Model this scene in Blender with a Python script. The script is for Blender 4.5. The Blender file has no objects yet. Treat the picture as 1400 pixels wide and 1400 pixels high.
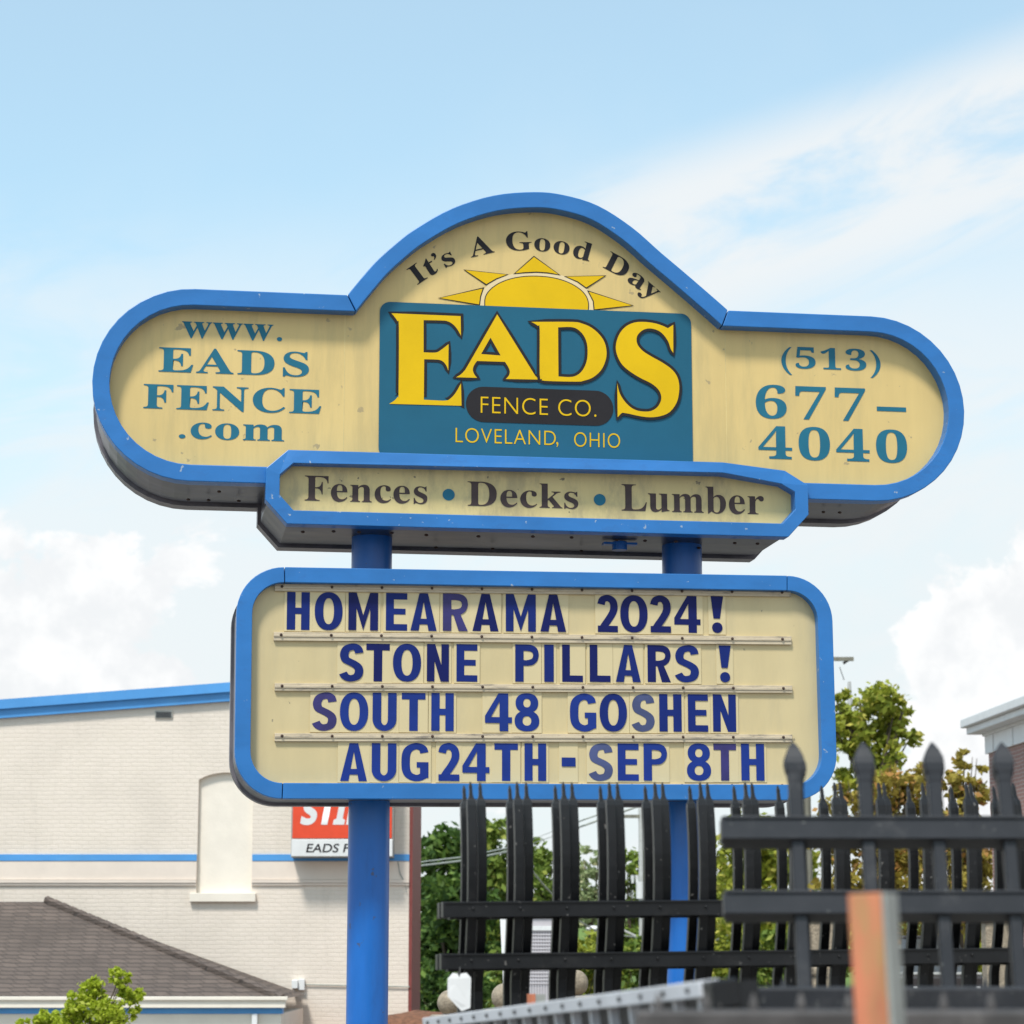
import bpy, bmesh, math, random
from mathutils import Vector, Matrix
sc = bpy.context.scene
COL = sc.collection
rnd = random.Random(7)

# ------------------------------------------------------------------ camera, sky, sun, exposure
EYE = 2.4
FPX, YA, PI_ = 3339.76, math.radians(8.79459712), math.radians(10.2145178)
CX, CY = -2.0344763, -12.1935367
cam = bpy.data.cameras.new('camera'); camo = bpy.data.objects.new('camera', cam); COL.objects.link(camo)
camo.location = (CX, CY, EYE)
camo.rotation_euler = (math.radians(90) + PI_, 0, -YA)
cam.sensor_width = 36; cam.lens = FPX / 1400 * 36
cam.clip_start = 0.1; cam.clip_end = 4000
cam.dof.use_dof = True; cam.dof.focus_distance = 12.35; cam.dof.aperture_fstop = 6.6; cam.dof.aperture_blades = 9
sc.camera = camo
sc.view_settings.view_transform = 'Standard'; sc.view_settings.look = 'None'
sc.view_settings.gamma = 1; sc.view_settings.exposure = 1.0

SUN_EL, SUN_AZ = math.radians(58), math.radians(215)      # azimuth clockwise from +Y
world = bpy.data.worlds.new('World'); sc.world = world; world.use_nodes = True
nt = world.node_tree; nt.nodes.clear()
def N(nt, t, **k):
    n = nt.nodes.new(t)
    for a, b in k.items(): setattr(n, a, b)
    return n
def MA(nt, op, a, b=None, c=None, clamp=False):
    n = nt.nodes.new('ShaderNodeMath'); n.operation = op; n.use_clamp = clamp
    for i, v in enumerate((a, b, c)):
        if v is None: continue
        if isinstance(v, (int, float)): n.inputs[i].default_value = v
        else: nt.links.new(v, n.inputs[i])
    return n.outputs[0]
def SS(nt, x, lo, hi):
    n = nt.nodes.new('ShaderNodeMapRange'); n.interpolation_type = 'SMOOTHSTEP'; n.clamp = True
    nt.links.new(x, n.inputs[0]); n.inputs[1].default_value = lo; n.inputs[2].default_value = hi
    n.inputs[3].default_value = 0; n.inputs[4].default_value = 1
    return n.outputs[0]
def MIX(nt, f, a, b):
    n = nt.nodes.new('ShaderNodeMix'); n.data_type = 'RGBA'
    for s, v in ((n.inputs[0], f), (n.inputs[6], a), (n.inputs[7], b)):
        if hasattr(v, 'links'): nt.links.new(v, s)
        elif isinstance(v, (int, float)): s.default_value = v
        else: s.default_value = (*v, 1)
    return n.outputs[2]
sky = N(nt, 'ShaderNodeTexSky'); sky.sky_type = 'NISHITA'; sky.sun_disc = False
sky.sun_elevation = SUN_EL; sky.sun_rotation = SUN_AZ; sky.air_density = 1.0; sky.dust_density = 0.6; sky.ozone_density = 1.2
tc = N(nt, 'ShaderNodeTexCoord'); sp = N(nt, 'ShaderNodeSeparateXYZ'); nt.links.new(tc.outputs['Generated'], sp.inputs[0])
az = MA(nt, 'MULTIPLY', MA(nt, 'ARCTAN2', sp.outputs[0], sp.outputs[1]), 57.2958)
el = MA(nt, 'MULTIPLY', MA(nt, 'ARCSINE', sp.outputs[2]), 57.2958)
def noise(nt, x, y, z, scale, detail=5, rough=.55, dist=0.0):
    cb = N(nt, 'ShaderNodeCombineXYZ')
    for i, v in enumerate((x, y, z)):
        if isinstance(v, (int, float)): cb.inputs[i].default_value = v
        else: nt.links.new(v, cb.inputs[i])
    n = N(nt, 'ShaderNodeTexNoise'); nt.links.new(cb.outputs[0], n.inputs['Vector'])
    n.inputs['Scale'].default_value = scale; n.inputs['Detail'].default_value = detail; n.inputs['Roughness'].default_value = rough; n.inputs['Distortion'].default_value = dist
    return n.outputs['Fac']
# pale veil thickening towards the horizon
v1 = noise(nt, az, el, 0, .13, 4)
veil = SS(nt, MA(nt, 'ADD', MA(nt, 'MULTIPLY', el, -1), MA(nt, 'ADD', MA(nt, 'MULTIPLY', v1, 9), MA(nt, 'MULTIPLY', az, .16))), -15.5, 0.5)
# cirrus streaks climbing to the right
xr = MA(nt, 'ADD', MA(nt, 'MULTIPLY', az, .966), MA(nt, 'MULTIPLY', el, .26))
yr = MA(nt, 'ADD', MA(nt, 'MULTIPLY', el, .966), MA(nt, 'MULTIPLY', az, -.26))
c1 = noise(nt, MA(nt, 'MULTIPLY', xr, .3), yr, 3.3, .42, 7, .6, .6)
band = MA(nt, 'MULTIPLY', SS(nt, yr, 9.2, 11.6), MA(nt, 'SUBTRACT', 1, SS(nt, yr, 13.6, 15.3)))
band = MA(nt, 'MULTIPLY', band, SS(nt, az, 5.0, 13.0))
wide = MA(nt, 'MULTIPLY', MA(nt, 'SUBTRACT', 1, SS(nt, el, 13, 18)), .75)
cir = MA(nt, 'MULTIPLY', SS(nt, c1, .34, .57), MA(nt, 'MAXIMUM', band, MA(nt, 'MULTIPLY', wide, .95)), clamp=True)
# cumulus heaps low on both sides
q1 = noise(nt, az, MA(nt, 'MULTIPLY', el, 1.25), 8.1, .42, 8, .60, .3)
lft = MA(nt, 'SUBTRACT', 1, SS(nt, az, -1.2, 3.6)); rgt = SS(nt, az, 16.5, 20.0)
topl = MA(nt, 'SUBTRACT', 1, SS(nt, el, 7.0, 11.2))
cum = MA(nt, 'ADD', MA(nt, 'MULTIPLY', q1, 1.0), MA(nt, 'MULTIPLY', MA(nt, 'MULTIPLY', MA(nt, 'MAXIMUM', lft, rgt), topl), .42))
cumf = MA(nt, 'MULTIPLY', SS(nt, cum, .66, .735), SS(nt, topl, 0.0, .35))
skyc = N(nt, 'ShaderNodeVectorMath', operation='MULTIPLY'); nt.links.new(sky.outputs[0], skyc.inputs[0]); skyc.inputs[1].default_value = (1.06, 1.48, 1.34)
CW = (5.2, 5.4, 5.5)
base = MIX(nt, MA(nt, 'ADD', .36, MA(nt, 'MULTIPLY', veil, .60)), skyc.outputs[0], (4.9, 5.3, 5.45))
base = MIX(nt, MA(nt, 'MULTIPLY', cir, .92), base, CW)
shade = noise(nt, az, el, 2.0, .8, 4)
cumc = MIX(nt, SS(nt, shade, .35, .62), (5.3, 5.4, 5.5), (6.1, 6.1, 6.1))
base = MIX(nt, MA(nt, 'MULTIPLY', cumf, .9), base, cumc)
bg = N(nt, 'ShaderNodeBackground'); nt.links.new(base, bg.inputs[0]); bg.inputs[1].default_value = 0.085
wo = N(nt, 'ShaderNodeOutputWorld'); nt.links.new(bg.outputs[0], wo.inputs[0])

sun = bpy.data.lights.new('sun', 'SUN'); suno = bpy.data.objects.new('sun', sun); COL.objects.link(suno)
sun.energy = 2.0; sun.angle = math.radians(10); sun.color = (1, .96, .9)
sd = Vector((math.sin(SUN_AZ) * math.cos(SUN_EL), math.cos(SUN_AZ) * math.cos(SUN_EL), math.sin(SUN_EL)))
suno.rotation_euler = sd.to_track_quat('Z', 'Y').to_euler(); suno.location = (0, 0, 60)

# ------------------------------------------------------------------ geometry helpers
cp, sp_ = math.cos(PI_), math.sin(PI_)
cyw, syw = math.cos(YA), math.sin(YA)
def vf(u, v, d):
    """photo position + horizontal distance -> (lateral, distance, height) in the viewing frame"""
    a, b = (u - 700) / FPX, (700 - v) / FPX
    x, y, z = a, cp - b * sp_, sp_ + b * cp
    t = d / y
    return (x * t, d, EYE + z * t)
def w_of(p):
    return Vector((CX + p[0] * cyw + p[1] * syw, CY - p[0] * syw + p[1] * cyw, p[2]))
def at(u, v, Y):
    """photo position -> point on the sign's plane y = Y"""
    a, b = (u - 700) / FPX, (700 - v) / FPX
    x, y, z = a, cp - b * sp_, sp_ + b * cp
    wx, wy = x * cyw + y * syw, -x * syw + y * cyw
    t = (Y - CY) / wy
    return (CX + wx * t, EYE + z * t)

def empty(name, loc, label, cat, group=None, rz=0.0):
    o = bpy.data.objects.new(name, None); COL.objects.link(o); o.location = loc; o.rotation_euler = (0, 0, rz)
    o.empty_display_size = .1
    tag(o, label, cat, group); return o
def tag(o, label=None, cat=None, group=None, kind=None):
    if label: o['label'] = label
    if cat: o['category'] = cat
    if group: o['group'] = group
    if kind: o['kind'] = kind
    return o
def link(name, me, mat, parent=None, smooth=False):
    o = bpy.data.objects.new(name, me); COL.objects.link(o)
    if mat:
        me.materials.clear(); me.materials.append(mat)
    if smooth:
        for p in me.polygons: p.use_smooth = True
    if parent: o.parent = parent
    return o
class MB:
    def __init__(s): s.v = []; s.f = []
    def add(s, vs, fs):
        n = len(s.v); s.v += [tuple(p) for p in vs]; s.f += [tuple(i + n for i in f) for f in fs]; return s
    def box(s, a, b, M=None, ch=0.0):
        x0, y0, z0 = a; x1, y1, z1 = b
        vs = [(x0,y0,z0),(x1,y0,z0),(x1,y1,z0),(x0,y1,z0),(x0,y0,z1),(x1,y0,z1),(x1,y1,z1),(x0,y1,z1)]
        if M: vs = [M @ Vector(p) for p in vs]
        return s.add(vs, [(0,3,2,1),(4,5,6,7),(0,1,5,4),(1,2,6,5),(2,3,7,6),(3,0,4,7)])
    def prism(s, poly, y0, y1):
        """polygon in x,z (counter-clockwise seen from -y) pushed from y0 to y1"""
        n = len(poly)
        vs = [(x, y0, z) for x, z in poly] + [(x, y1, z) for x, z in poly]
        fs = [tuple(range(n)), tuple(range(2*n-1, n-1, -1))]
        fs += [(i, i + n, (i+1) % n + n, (i+1) % n) for i in range(n)]
        return s.add(vs, fs)
    def band(s, A, B, y0, y1, closed=False):
        n = len(A); q = n if closed else n - 1
        vs = [(x, y0, z) for x, z in A] + [(x, y0, z) for x, z in B] + [(x, y1, z) for x, z in A] + [(x, y1, z) for x, z in B]
        fs = []
        for i in range(q):
            j = (i + 1) % n
            fs += [(i, j, n+j, n+i), (2*n+i, 3*n+i, 3*n+j, 2*n+j), (i, 2*n+i, 2*n+j, j), (n+i, n+j, 3*n+j, 3*n+i)]
        if not closed: fs += [(0, n, 3*n, 2*n), (n-1, 3*n-1, 4*n-1, 2*n-1)]
        return s.add(vs, fs)
    def tube(s, pts, r, n=12, cap=True):
        pts = [Vector(p) for p in pts]; rings = []
        for i, p in enumerate(pts):
            d = (pts[min(i+1, len(pts)-1)] - pts[max(i-1, 0)]).normalized()
            a = d.orthogonal().normalized() if abs(d.z) < .95 else Vector((1, 0, 0))
            a = (a - d * a.dot(d)).normalized(); b = d.cross(a)
            rr = r[i] if isinstance(r, (list, tuple)) else r
            rings.append([p + (a * math.cos(t) + b * math.sin(t)) * rr for t in [2*math.pi*k/n for k in range(n)]])
        vs = [p for R in rings for p in R]; fs = []
        for i in range(len(pts) - 1):
            for k in range(n):
                fs.append((i*n+k, i*n+(k+1) % n, (i+1)*n+(k+1) % n, (i+1)*n+k))
        if cap: fs += [tuple(range(n-1, -1, -1)), tuple(range((len(pts)-1)*n, len(pts)*n))]
        return s.add(vs, fs)
    def sphere(s, c, r, n=20, m=12, sz=1.0):
        vs = []; fs = []
        for i in range(m + 1):
            th = math.pi * i / m
            for k in range(n):
                ph = 2*math.pi*k/n
                vs.append((c[0]+r*math.sin(th)*math.cos(ph), c[1]+r*math.sin(th)*math.sin(ph), c[2]+r*sz*math.cos(th)))
        for i in range(m):
            for k in range(n): fs.append((i*n+k, (i+1)*n+k, (i+1)*n+(k+1) % n, i*n+(k+1) % n))
        return s.add(vs, fs)
    def build(s, name, mat, parent=None, base=(0, 0, 0), smooth=False, bevel=0.0):
        me = bpy.data.meshes.new(name)
        me.from_pydata([(p[0]-base[0], p[1]-base[1], p[2]-base[2]) for p in s.v], [], s.f); me.update()
        bm = bmesh.new(); bm.from_mesh(me)
        if smooth or bevel:
            bmesh.ops.remove_doubles(bm, verts=bm.verts, dist=1e-5)
        bmesh.ops.recalc_face_normals(bm, faces=bm.faces)
        if bevel:
            es = [e for e in bm.edges if len(e.link_faces) == 2 and e.calc_face_angle(0) > .6]
            bmesh.ops.bevel(bm, geom=es, offset=bevel, segments=2, profile=.5, affect='EDGES', clamp_overlap=True)
        bm.to_mesh(me); bm.free()
        o = link(name, me, mat, parent, False)
        if smooth: me.shade_smooth() if hasattr(me, 'shade_smooth') else None
        if smooth:
            try: me.set_sharp_from_angle(angle=math.radians(40))
            except Exception: pass
        return o
def area2(p): return sum(p[i][0]*p[(i+1) % len(p)][1] - p[(i+1) % len(p)][0]*p[i][1] for i in range(len(p))) / 2
def offset(pl, d, closed=True, lim=2.2):
    """shift a polyline to its left by d"""
    n = len(pl); out = []
    for i in range(n):
        p = Vector(pl[i]); a = Vector(pl[i-1]) if (closed or i > 0) else None; b = Vector(pl[(i+1) % n]) if (closed or i < n-1) else None
        ns = []
        if a is not None and (p-a).length > 1e-9: e = (p-a).normalized(); ns.append(Vector((-e.y, e.x)))
        if b is not None and (b-p).length > 1e-9: e = (b-p).normalized(); ns.append(Vector((-e.y, e.x)))
        m = sum(ns, Vector((0, 0))); m = m.normalized() if m.length > 1e-6 else ns[0]
        k = min(lim, 1 / max(.2, m.dot(ns[0])))
        out.append(tuple(p + m * d * k))
    return out
def catmull(pl, sub=4, ang=38, closed=True):
    n = len(pl); out = []
    def sharp(i):
        if not closed and i in (0, n-1): return True
        a, b, c = Vector(pl[i-1]), Vector(pl[i]), Vector(pl[(i+1) % n])
        return (b-a).angle(c-b, 0) > math.radians(ang)
    for i in range(n if closed else n-1):
        p1, p2 = Vector(pl[i]), Vector(pl[(i+1) % n])
        p0 = p1*2-p2 if sharp(i) else Vector(pl[i-1]); p3 = p2*2-p1 if sharp((i+1) % n) else Vector(pl[(i+2) % n])
        for k in range(sub):
            t = k / sub
            out.append(tuple(.5*((2*p1)+(p2-p0)*t+(2*p0-5*p1+4*p2-p3)*t*t+(3*p1-p0-3*p2+p3)*t**3)))
    if not closed: out.append(tuple(pl[-1]))
    return out
def sheet(name, loops, y, mat, parent):
    """flat vinyl sheet: filled loops (holes allowed) in x,z at depth y"""
    c = bpy.data.curves.new(name, 'CURVE'); c.dimensions = '2D'; c.fill_mode = 'BOTH'
    for L in loops:
        s = c.splines.new('POLY'); s.points.add(len(L)-1); s.use_cyclic_u = True
        for k, (x, z) in enumerate(L): s.points[k].co = (x, z, 0, 1)
    me = curve_mesh(c); me.name = name
    for v in me.vertices: v.co = (v.co.x, y, v.co.y)
    return link(name, me, mat, parent)
def curve_mesh(c):
    o = bpy.data.objects.new('shape', c); COL.objects.link(o)
    dg = bpy.context.evaluated_depsgraph_get(); dg.update()
    me = bpy.data.meshes.new_from_object(o.evaluated_get(dg))
    bpy.data.objects.remove(o); bpy.data.curves.remove(c)
    return me
def serif(s):
    o = ''
    for ch in s:
        if 'A' <= ch <= 'Z': o += chr(0x1D400 + ord(ch) - 65)
        elif 'a' <= ch <= 'z': o += chr(0x1D41A + ord(ch) - 97)
        elif ch.isdigit(): o += chr(0x1D7CE + ord(ch) - 48)
        else: o += ch
    return o
def bold(s):
    o = ''
    for ch in s:
        if 'A' <= ch <= 'Z': o += chr(0x1D5D4 + ord(ch) - 65)
        elif ch.isdigit(): o += chr(0x1D7EC + ord(ch) - 48)
        else: o += ch
    return o
def glyphs(s, off=0.0, space=1.0, xs=1.0):
    c = bpy.data.curves.new('lettering', 'FONT'); c.body = s; c.size = 1; c.offset = off; c.space_character = space; c.resolution_u = 8
    c.fill_mode = 'FRONT'
    me = curve_mesh(c)
    return me
def bbox(me):
    xs = [v.co.x for v in me.vertices]; ys = [v.co.y for v in me.vertices]
    return min(xs), max(xs), min(ys), max(ys)
def fit_text(name, s, y, x0, x1, z0, z1, mat, parent, off=0.0, space=1.0):
    me = glyphs(s, off, space); a, b, c, d = bbox(me); me.name = name
    for v in me.vertices:
        v.co = (x0 + (v.co.x-a)/(b-a)*(x1-x0), y, z0 + (v.co.y-c)/(d-c)*(z1-z0))
    return link(name, me, mat, parent)
def disc(cx, cz, rx, rz, n=48, a0=0, a1=2*math.pi):
    return [(cx + rx*math.cos(a0+(a1-a0)*k/n), cz + rz*math.sin(a0+(a1-a0)*k/n)) for k in range(n)]
def rrect(x0, x1, z0, z1, r, n=8, corners=(1,1,1,1)):
    out = []
    for (cx, cz, a, on) in ((x1-r, z0+r, -90, corners[0]), (x1-r, z1-r, 0, corners[1]), (x0+r, z1-r, 90, corners[2]), (x0+r, z0+r, 180, corners[3])):
        if on: out += [(cx + r*math.cos(math.radians(a+90*k/n)), cz + r*math.sin(math.radians(a+90*k/n))) for k in range(n+1)]
        else:
            sx = 1 if a in (-90, 0) else -1; sz = 1 if a in (0, 90) else -1
            out.append((cx + r*sx, cz + r*sz))
    return out

# ------------------------------------------------------------------ materials
def S(r, g, b):
    f = lambda c: (c/255/12.92) if c/255 <= .04045 else ((c/255+.055)/1.055)**2.4
    return (f(r), f(g), f(b))
def mat(name, col, rough=.6, metal=0.0, var=0.12, scale=6.0, bump=0.0, bscale=60.0, dirt=None, dirt_amt=0.0, dirt_scale=3.0, stretch=(1, 1, 1), spec=.5, specks=None, sp_scale=40, dlo=.52, wave=0.0):
    m = bpy.data.materials.new(name); m.use_nodes = True; t = m.node_tree
    bs = t.nodes['Principled BSDF']; bs.inputs['Roughness'].default_value = rough; bs.inputs['Metallic'].default_value = metal
    bs.inputs['Specular IOR Level'].default_value = spec
    tcn = N(t, 'ShaderNodeTexCoord'); mp = N(t, 'ShaderNodeMapping'); mp.inputs['Scale'].default_value = stretch
    oi = N(t, 'ShaderNodeObjectInfo'); va_ = N(t, 'ShaderNodeVectorMath', operation='ADD'); t.links.new(tcn.outputs['Object'], va_.inputs[0]); t.links.new(MA(t, 'MULTIPLY', oi.outputs['Random'], 37.0), va_.inputs[1])
    t.links.new(va_.outputs[0], mp.inputs[0])
    n = N(t, 'ShaderNodeTexNoise'); t.links.new(mp.outputs[0], n.inputs['Vector']); n.inputs['Scale'].default_value = scale; n.inputs['Detail'].default_value = 6; n.inputs['Roughness'].default_value = .62
    c0 = tuple(max(0, c*(1-var)) for c in col); c1 = tuple(min(1, c*(1+var)) for c in col)
    out = MIX(t, SS(t, n.outputs['Fac'], .3, .7), c0, c1)
    if dirt:
        n2 = N(t, 'ShaderNodeTexNoise'); t.links.new(mp.outputs[0], n2.inputs['Vector']); n2.inputs['Scale'].default_value = dirt_scale; n2.inputs['Detail'].default_value = 9; n2.inputs['Roughness'].default_value = .7
        out = MIX(t, MA(t, 'MULTIPLY', SS(t, n2.outputs['Fac'], dlo, dlo+.22), dirt_amt), out, dirt)
    if specks:
        n4 = N(t, 'ShaderNodeTexNoise'); t.links.new(va_.outputs[0], n4.inputs['Vector']); n4.inputs['Scale'].default_value = sp_scale; n4.inputs['Detail'].default_value = 3
        out = MIX(t, SS(t, n4.outputs['Fac'], .70, .74), out, specks)
    t.links.new(out, bs.inputs['Base Color'])
    rn = MA(t, 'ADD', rough-.08, MA(t, 'MULTIPLY', n.outputs['Fac'], .16)); t.links.new(rn, bs.inputs['Roughness'])
    if bump:
        n3 = N(t, 'ShaderNodeTexNoise'); t.links.new(tcn.outputs['Object'], n3.inputs['Vector']); n3.inputs['Scale'].default_value = bscale; n3.inputs['Detail'].default_value = 4
        bp = N(t, 'ShaderNodeBump'); bp.inputs['Strength'].default_value = bump; bp.inputs['Distance'].default_value = .01
        t.links.new(n3.outputs['Fac'], bp.inputs['Height']); t.links.new(bp.outputs[0], bs.inputs['Normal'])
    elif wave:
        n3 = N(t, 'ShaderNodeTexNoise'); t.links.new(tcn.outputs['Object'], n3.inputs['Vector']); n3.inputs['Scale'].default_value = 2.6; n3.inputs['Detail'].default_value = 2
        bp = N(t, 'ShaderNodeBump'); bp.inputs['Strength'].default_value = wave; bp.inputs['Distance'].default_value = .03
        t.links.new(n3.outputs['Fac'], bp.inputs['Height']); t.links.new(bp.outputs[0], bs.inputs['Normal'])
    return m
M = {}
M['blue'] = mat('blue_enamel', (.018, .160, .455), .40, wave=.45, specks=(.28, .36, .48), sp_scale=26, var=.10, scale=2.5, dirt=(.02, .07, .2), dirt_amt=.35, dirt_scale=5, stretch=(1, 1, 2))
M['pole'] = mat('blue_pole_paint', (.006, .132, .48), .34, wave=.3, specks=(.05, .09, .2), sp_scale=18, var=.10, scale=3, dirt=(.012, .05, .18), dirt_amt=.3, dirt_scale=4, stretch=(2, 2, .4))
M['housing'] = mat('weathered_blue_metal', (.05, .055, .085), .34, metal=.1, wave=.4, specks=(.02, .02, .02), sp_scale=22, var=.35, scale=7, dirt=(.02, .02, .025), dirt_amt=.8, dirt_scale=9, stretch=(1, 3, 1))
M['backtrim'] = mat('faded_trim_metal', (.17, .155, .175), .4, metal=.1, var=.25, scale=8, dirt=(.05, .05, .06), dirt_amt=.7, dirt_scale=8)
M['seam'] = mat('dark_seam', (.01, .012, .02), .7)
M['face'] = mat('yellowed_sign_face', (.685, .50, .20), .34, wave=.25, specks=(.42, .32, .16), sp_scale=16, var=.05, scale=1.1, dlo=.44, dirt=(.50, .385, .17), dirt_amt=.55, dirt_scale=1.5, stretch=(3.6, 1, .45))
M['tagface'] = mat('grimy_sign_face', (.68, .53, .23), .36, var=.07, scale=2.0, dlo=.46, dirt=(.34, .27, .15), dirt_amt=.6, dirt_scale=2.8, specks=(.2, .16, .09), sp_scale=24, wave=.3, stretch=(2.2, 1, .9))
M['board'] = mat('cream_board_face', (.60, .485, .265), .36, wave=.25, specks=(.3, .25, .16), sp_scale=20, var=.05, scale=1.5, dlo=.46, dirt=(.46, .39, .24), dirt_amt=.4, dirt_scale=1.8, stretch=(3, 1, .6))
M['teal'] = mat('teal_vinyl', S(24, 92, 118), .5, var=.06, scale=2, spec=.3)
M['tealletter'] = mat('teal_lettering', S(28, 104, 128), .5, var=.08, scale=5, spec=.3)
M['yellow'] = mat('yellow_vinyl', S(222, 180, 0), .55, var=.05, scale=3, spec=.25)
M['ink'] = mat('charcoal_vinyl', S(36, 33, 36), .55, var=.1, spec=.25)
M['brownink'] = mat('faded_brown_lettering', S(76, 62, 60), .55, var=.15, scale=20, spec=.25)
M['halo'] = mat('pale_cream_vinyl', S(226, 204, 160), .4, var=.03)
M['rail'] = mat('clear_letter_track', (.56, .465, .33), .35, var=.08, scale=6, dlo=.50, dirt=(.13, .115, .11), dirt_amt=.8, dirt_scale=4.2, stretch=(1.6, 1, 6))
M['tile'] = mat('letter_tile', (.63, .52, .30), .34, var=.02, scale=4)
M['screw'] = mat('rusty_screw', (.06, .03, .02), .6, var=.3)
M['n1'] = mat('navy_letter', S(5, 19, 86), .5, var=.12, scale=5, spec=.25)
M['n2'] = mat('blue_letter', S(9, 34, 106), .5, var=.14, scale=5, spec=.25)
M['n3'] = mat('mid_blue_letter', S(20, 48, 126), .5, var=.12, scale=5, spec=.25)
M['n4'] = mat('sunbleached_letter', S(66, 76, 118), .5, var=.2, scale=6)
M['n5'] = mat('purplish_letter', S(44, 38, 100), .5, var=.2, scale=8)
M['black'] = mat('black_powder_coat', (.0075, .0078, .009), .38, var=.25, scale=9, dirt=(.05, .047, .045), dirt_amt=.25, dirt_scale=14, spec=.4, specks=(.16, .15, .14), sp_scale=85)
M['charcoal'] = mat('charcoal_powder_coat', (.015, .0155, .0195), .42, var=.2, scale=9, dirt=(.09, .085, .085), dirt_amt=.4, dirt_scale=11, specks=(.14, .14, .13), sp_scale=90)
M['dusty'] = mat('dusty_black_coat', (.065, .058, .056), .55, var=.3, scale=20, dirt=(.2, .18, .17), dirt_amt=.5, dirt_scale=16)
M['grey'] = mat('rail_sky_sheen', (.60, .60, .63), .4, var=.1, scale=6, dirt=(.42, .41, .41), dirt_amt=.4)  # sky reflection on black rails, put into the base colour as light grey
M['bare'] = mat('bare_scratch', (.5, .5, .48), .5)
M['rust'] = mat('orange_primer', (.50, .165, .085), .7, var=.2, scale=9, dlo=.45, stretch=(4, 4, 1), dirt=(.36, .26, .10), dirt_amt=.7, dirt_scale=5)
M['galv'] = mat('galvanised_steel', (.34, .34, .31), .5, var=.15, scale=12, metal=.2)
M['paper'] = mat('white_paper', (.72, .71, .70), .8, var=.03)
M['wire'] = mat('dark_wire', (.03, .03, .03), .6)
M['palewire'] = mat('pale_cable', (.34, .36, .32), .6)
M['wood'] = mat('weathered_pole_wood', (.20, .19, .15), .85, var=.25, scale=4, stretch=(3, 3, .3))
M['paleconc'] = mat('pale_grey_metal', (.48, .48, .46), .6, var=.1)
M['white'] = mat('white_trim_paint', (.72, .72, .71), .5, var=.05, scale=2, dirt=(.45, .45, .45), dirt_amt=.3)
M['trimblue'] = mat('sky_blue_trim', (.075, .30, .66), .5, var=.08, scale=.9, dirt=(.12, .38, .72), dirt_amt=.5, dirt_scale=1.2)
M['red'] = mat('dark_red_trim', (.20, .042, .035), .6, var=.15, scale=3)
M['cream'] = mat('cream_band_paint', (.74, .64, .55), .7, var=.04, scale=2)
M['smoothcream'] = mat('smooth_cream_render', (.80, .73, .63), .75, var=.04, scale=2.5, bump=.2, bscale=30)
M['signred'] = mat('orange_red_sign', (.72, .065, .02), .4, var=.04)
M['signwhite'] = mat('white_sign', (.70, .70, .69), .4, var=.04)
M['stone'] = mat('tan_stone', (.30, .245, .18), .9, var=.25, scale=18, bump=.9, bscale=45, dirt=(.15, .12, .09), dirt_amt=.5, dirt_scale=14)
M['bark'] = mat('bark', (.11, .085, .06), .95, var=.3, scale=5, stretch=(3, 3, .5), bump=.5, bscale=12)
M['carpaint'] = mat('dark_car_paint', (.05, .045, .045), .25, var=.05, spec=.6)
M['glass'] = mat('car_glass', (.06, .065, .07), .08, var=.05, spec=.8)
M['rubber'] = mat('tyre_rubber', (.02, .02, .02), .85)
M['mulch'] = mat('red_mulch', (.17, .075, .04), .95, var=.4, scale=12, bump=.8, bscale=14)
M['ground'] = mat('gravel_yard', (.19, .175, .155), .95, var=.25, scale=.6, bump=.5, bscale=30)
M['hill'] = mat('grassy_bank', (.10, .16, .03), .95, var=.4, scale=.25, bump=.6, bscale=2)

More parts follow.
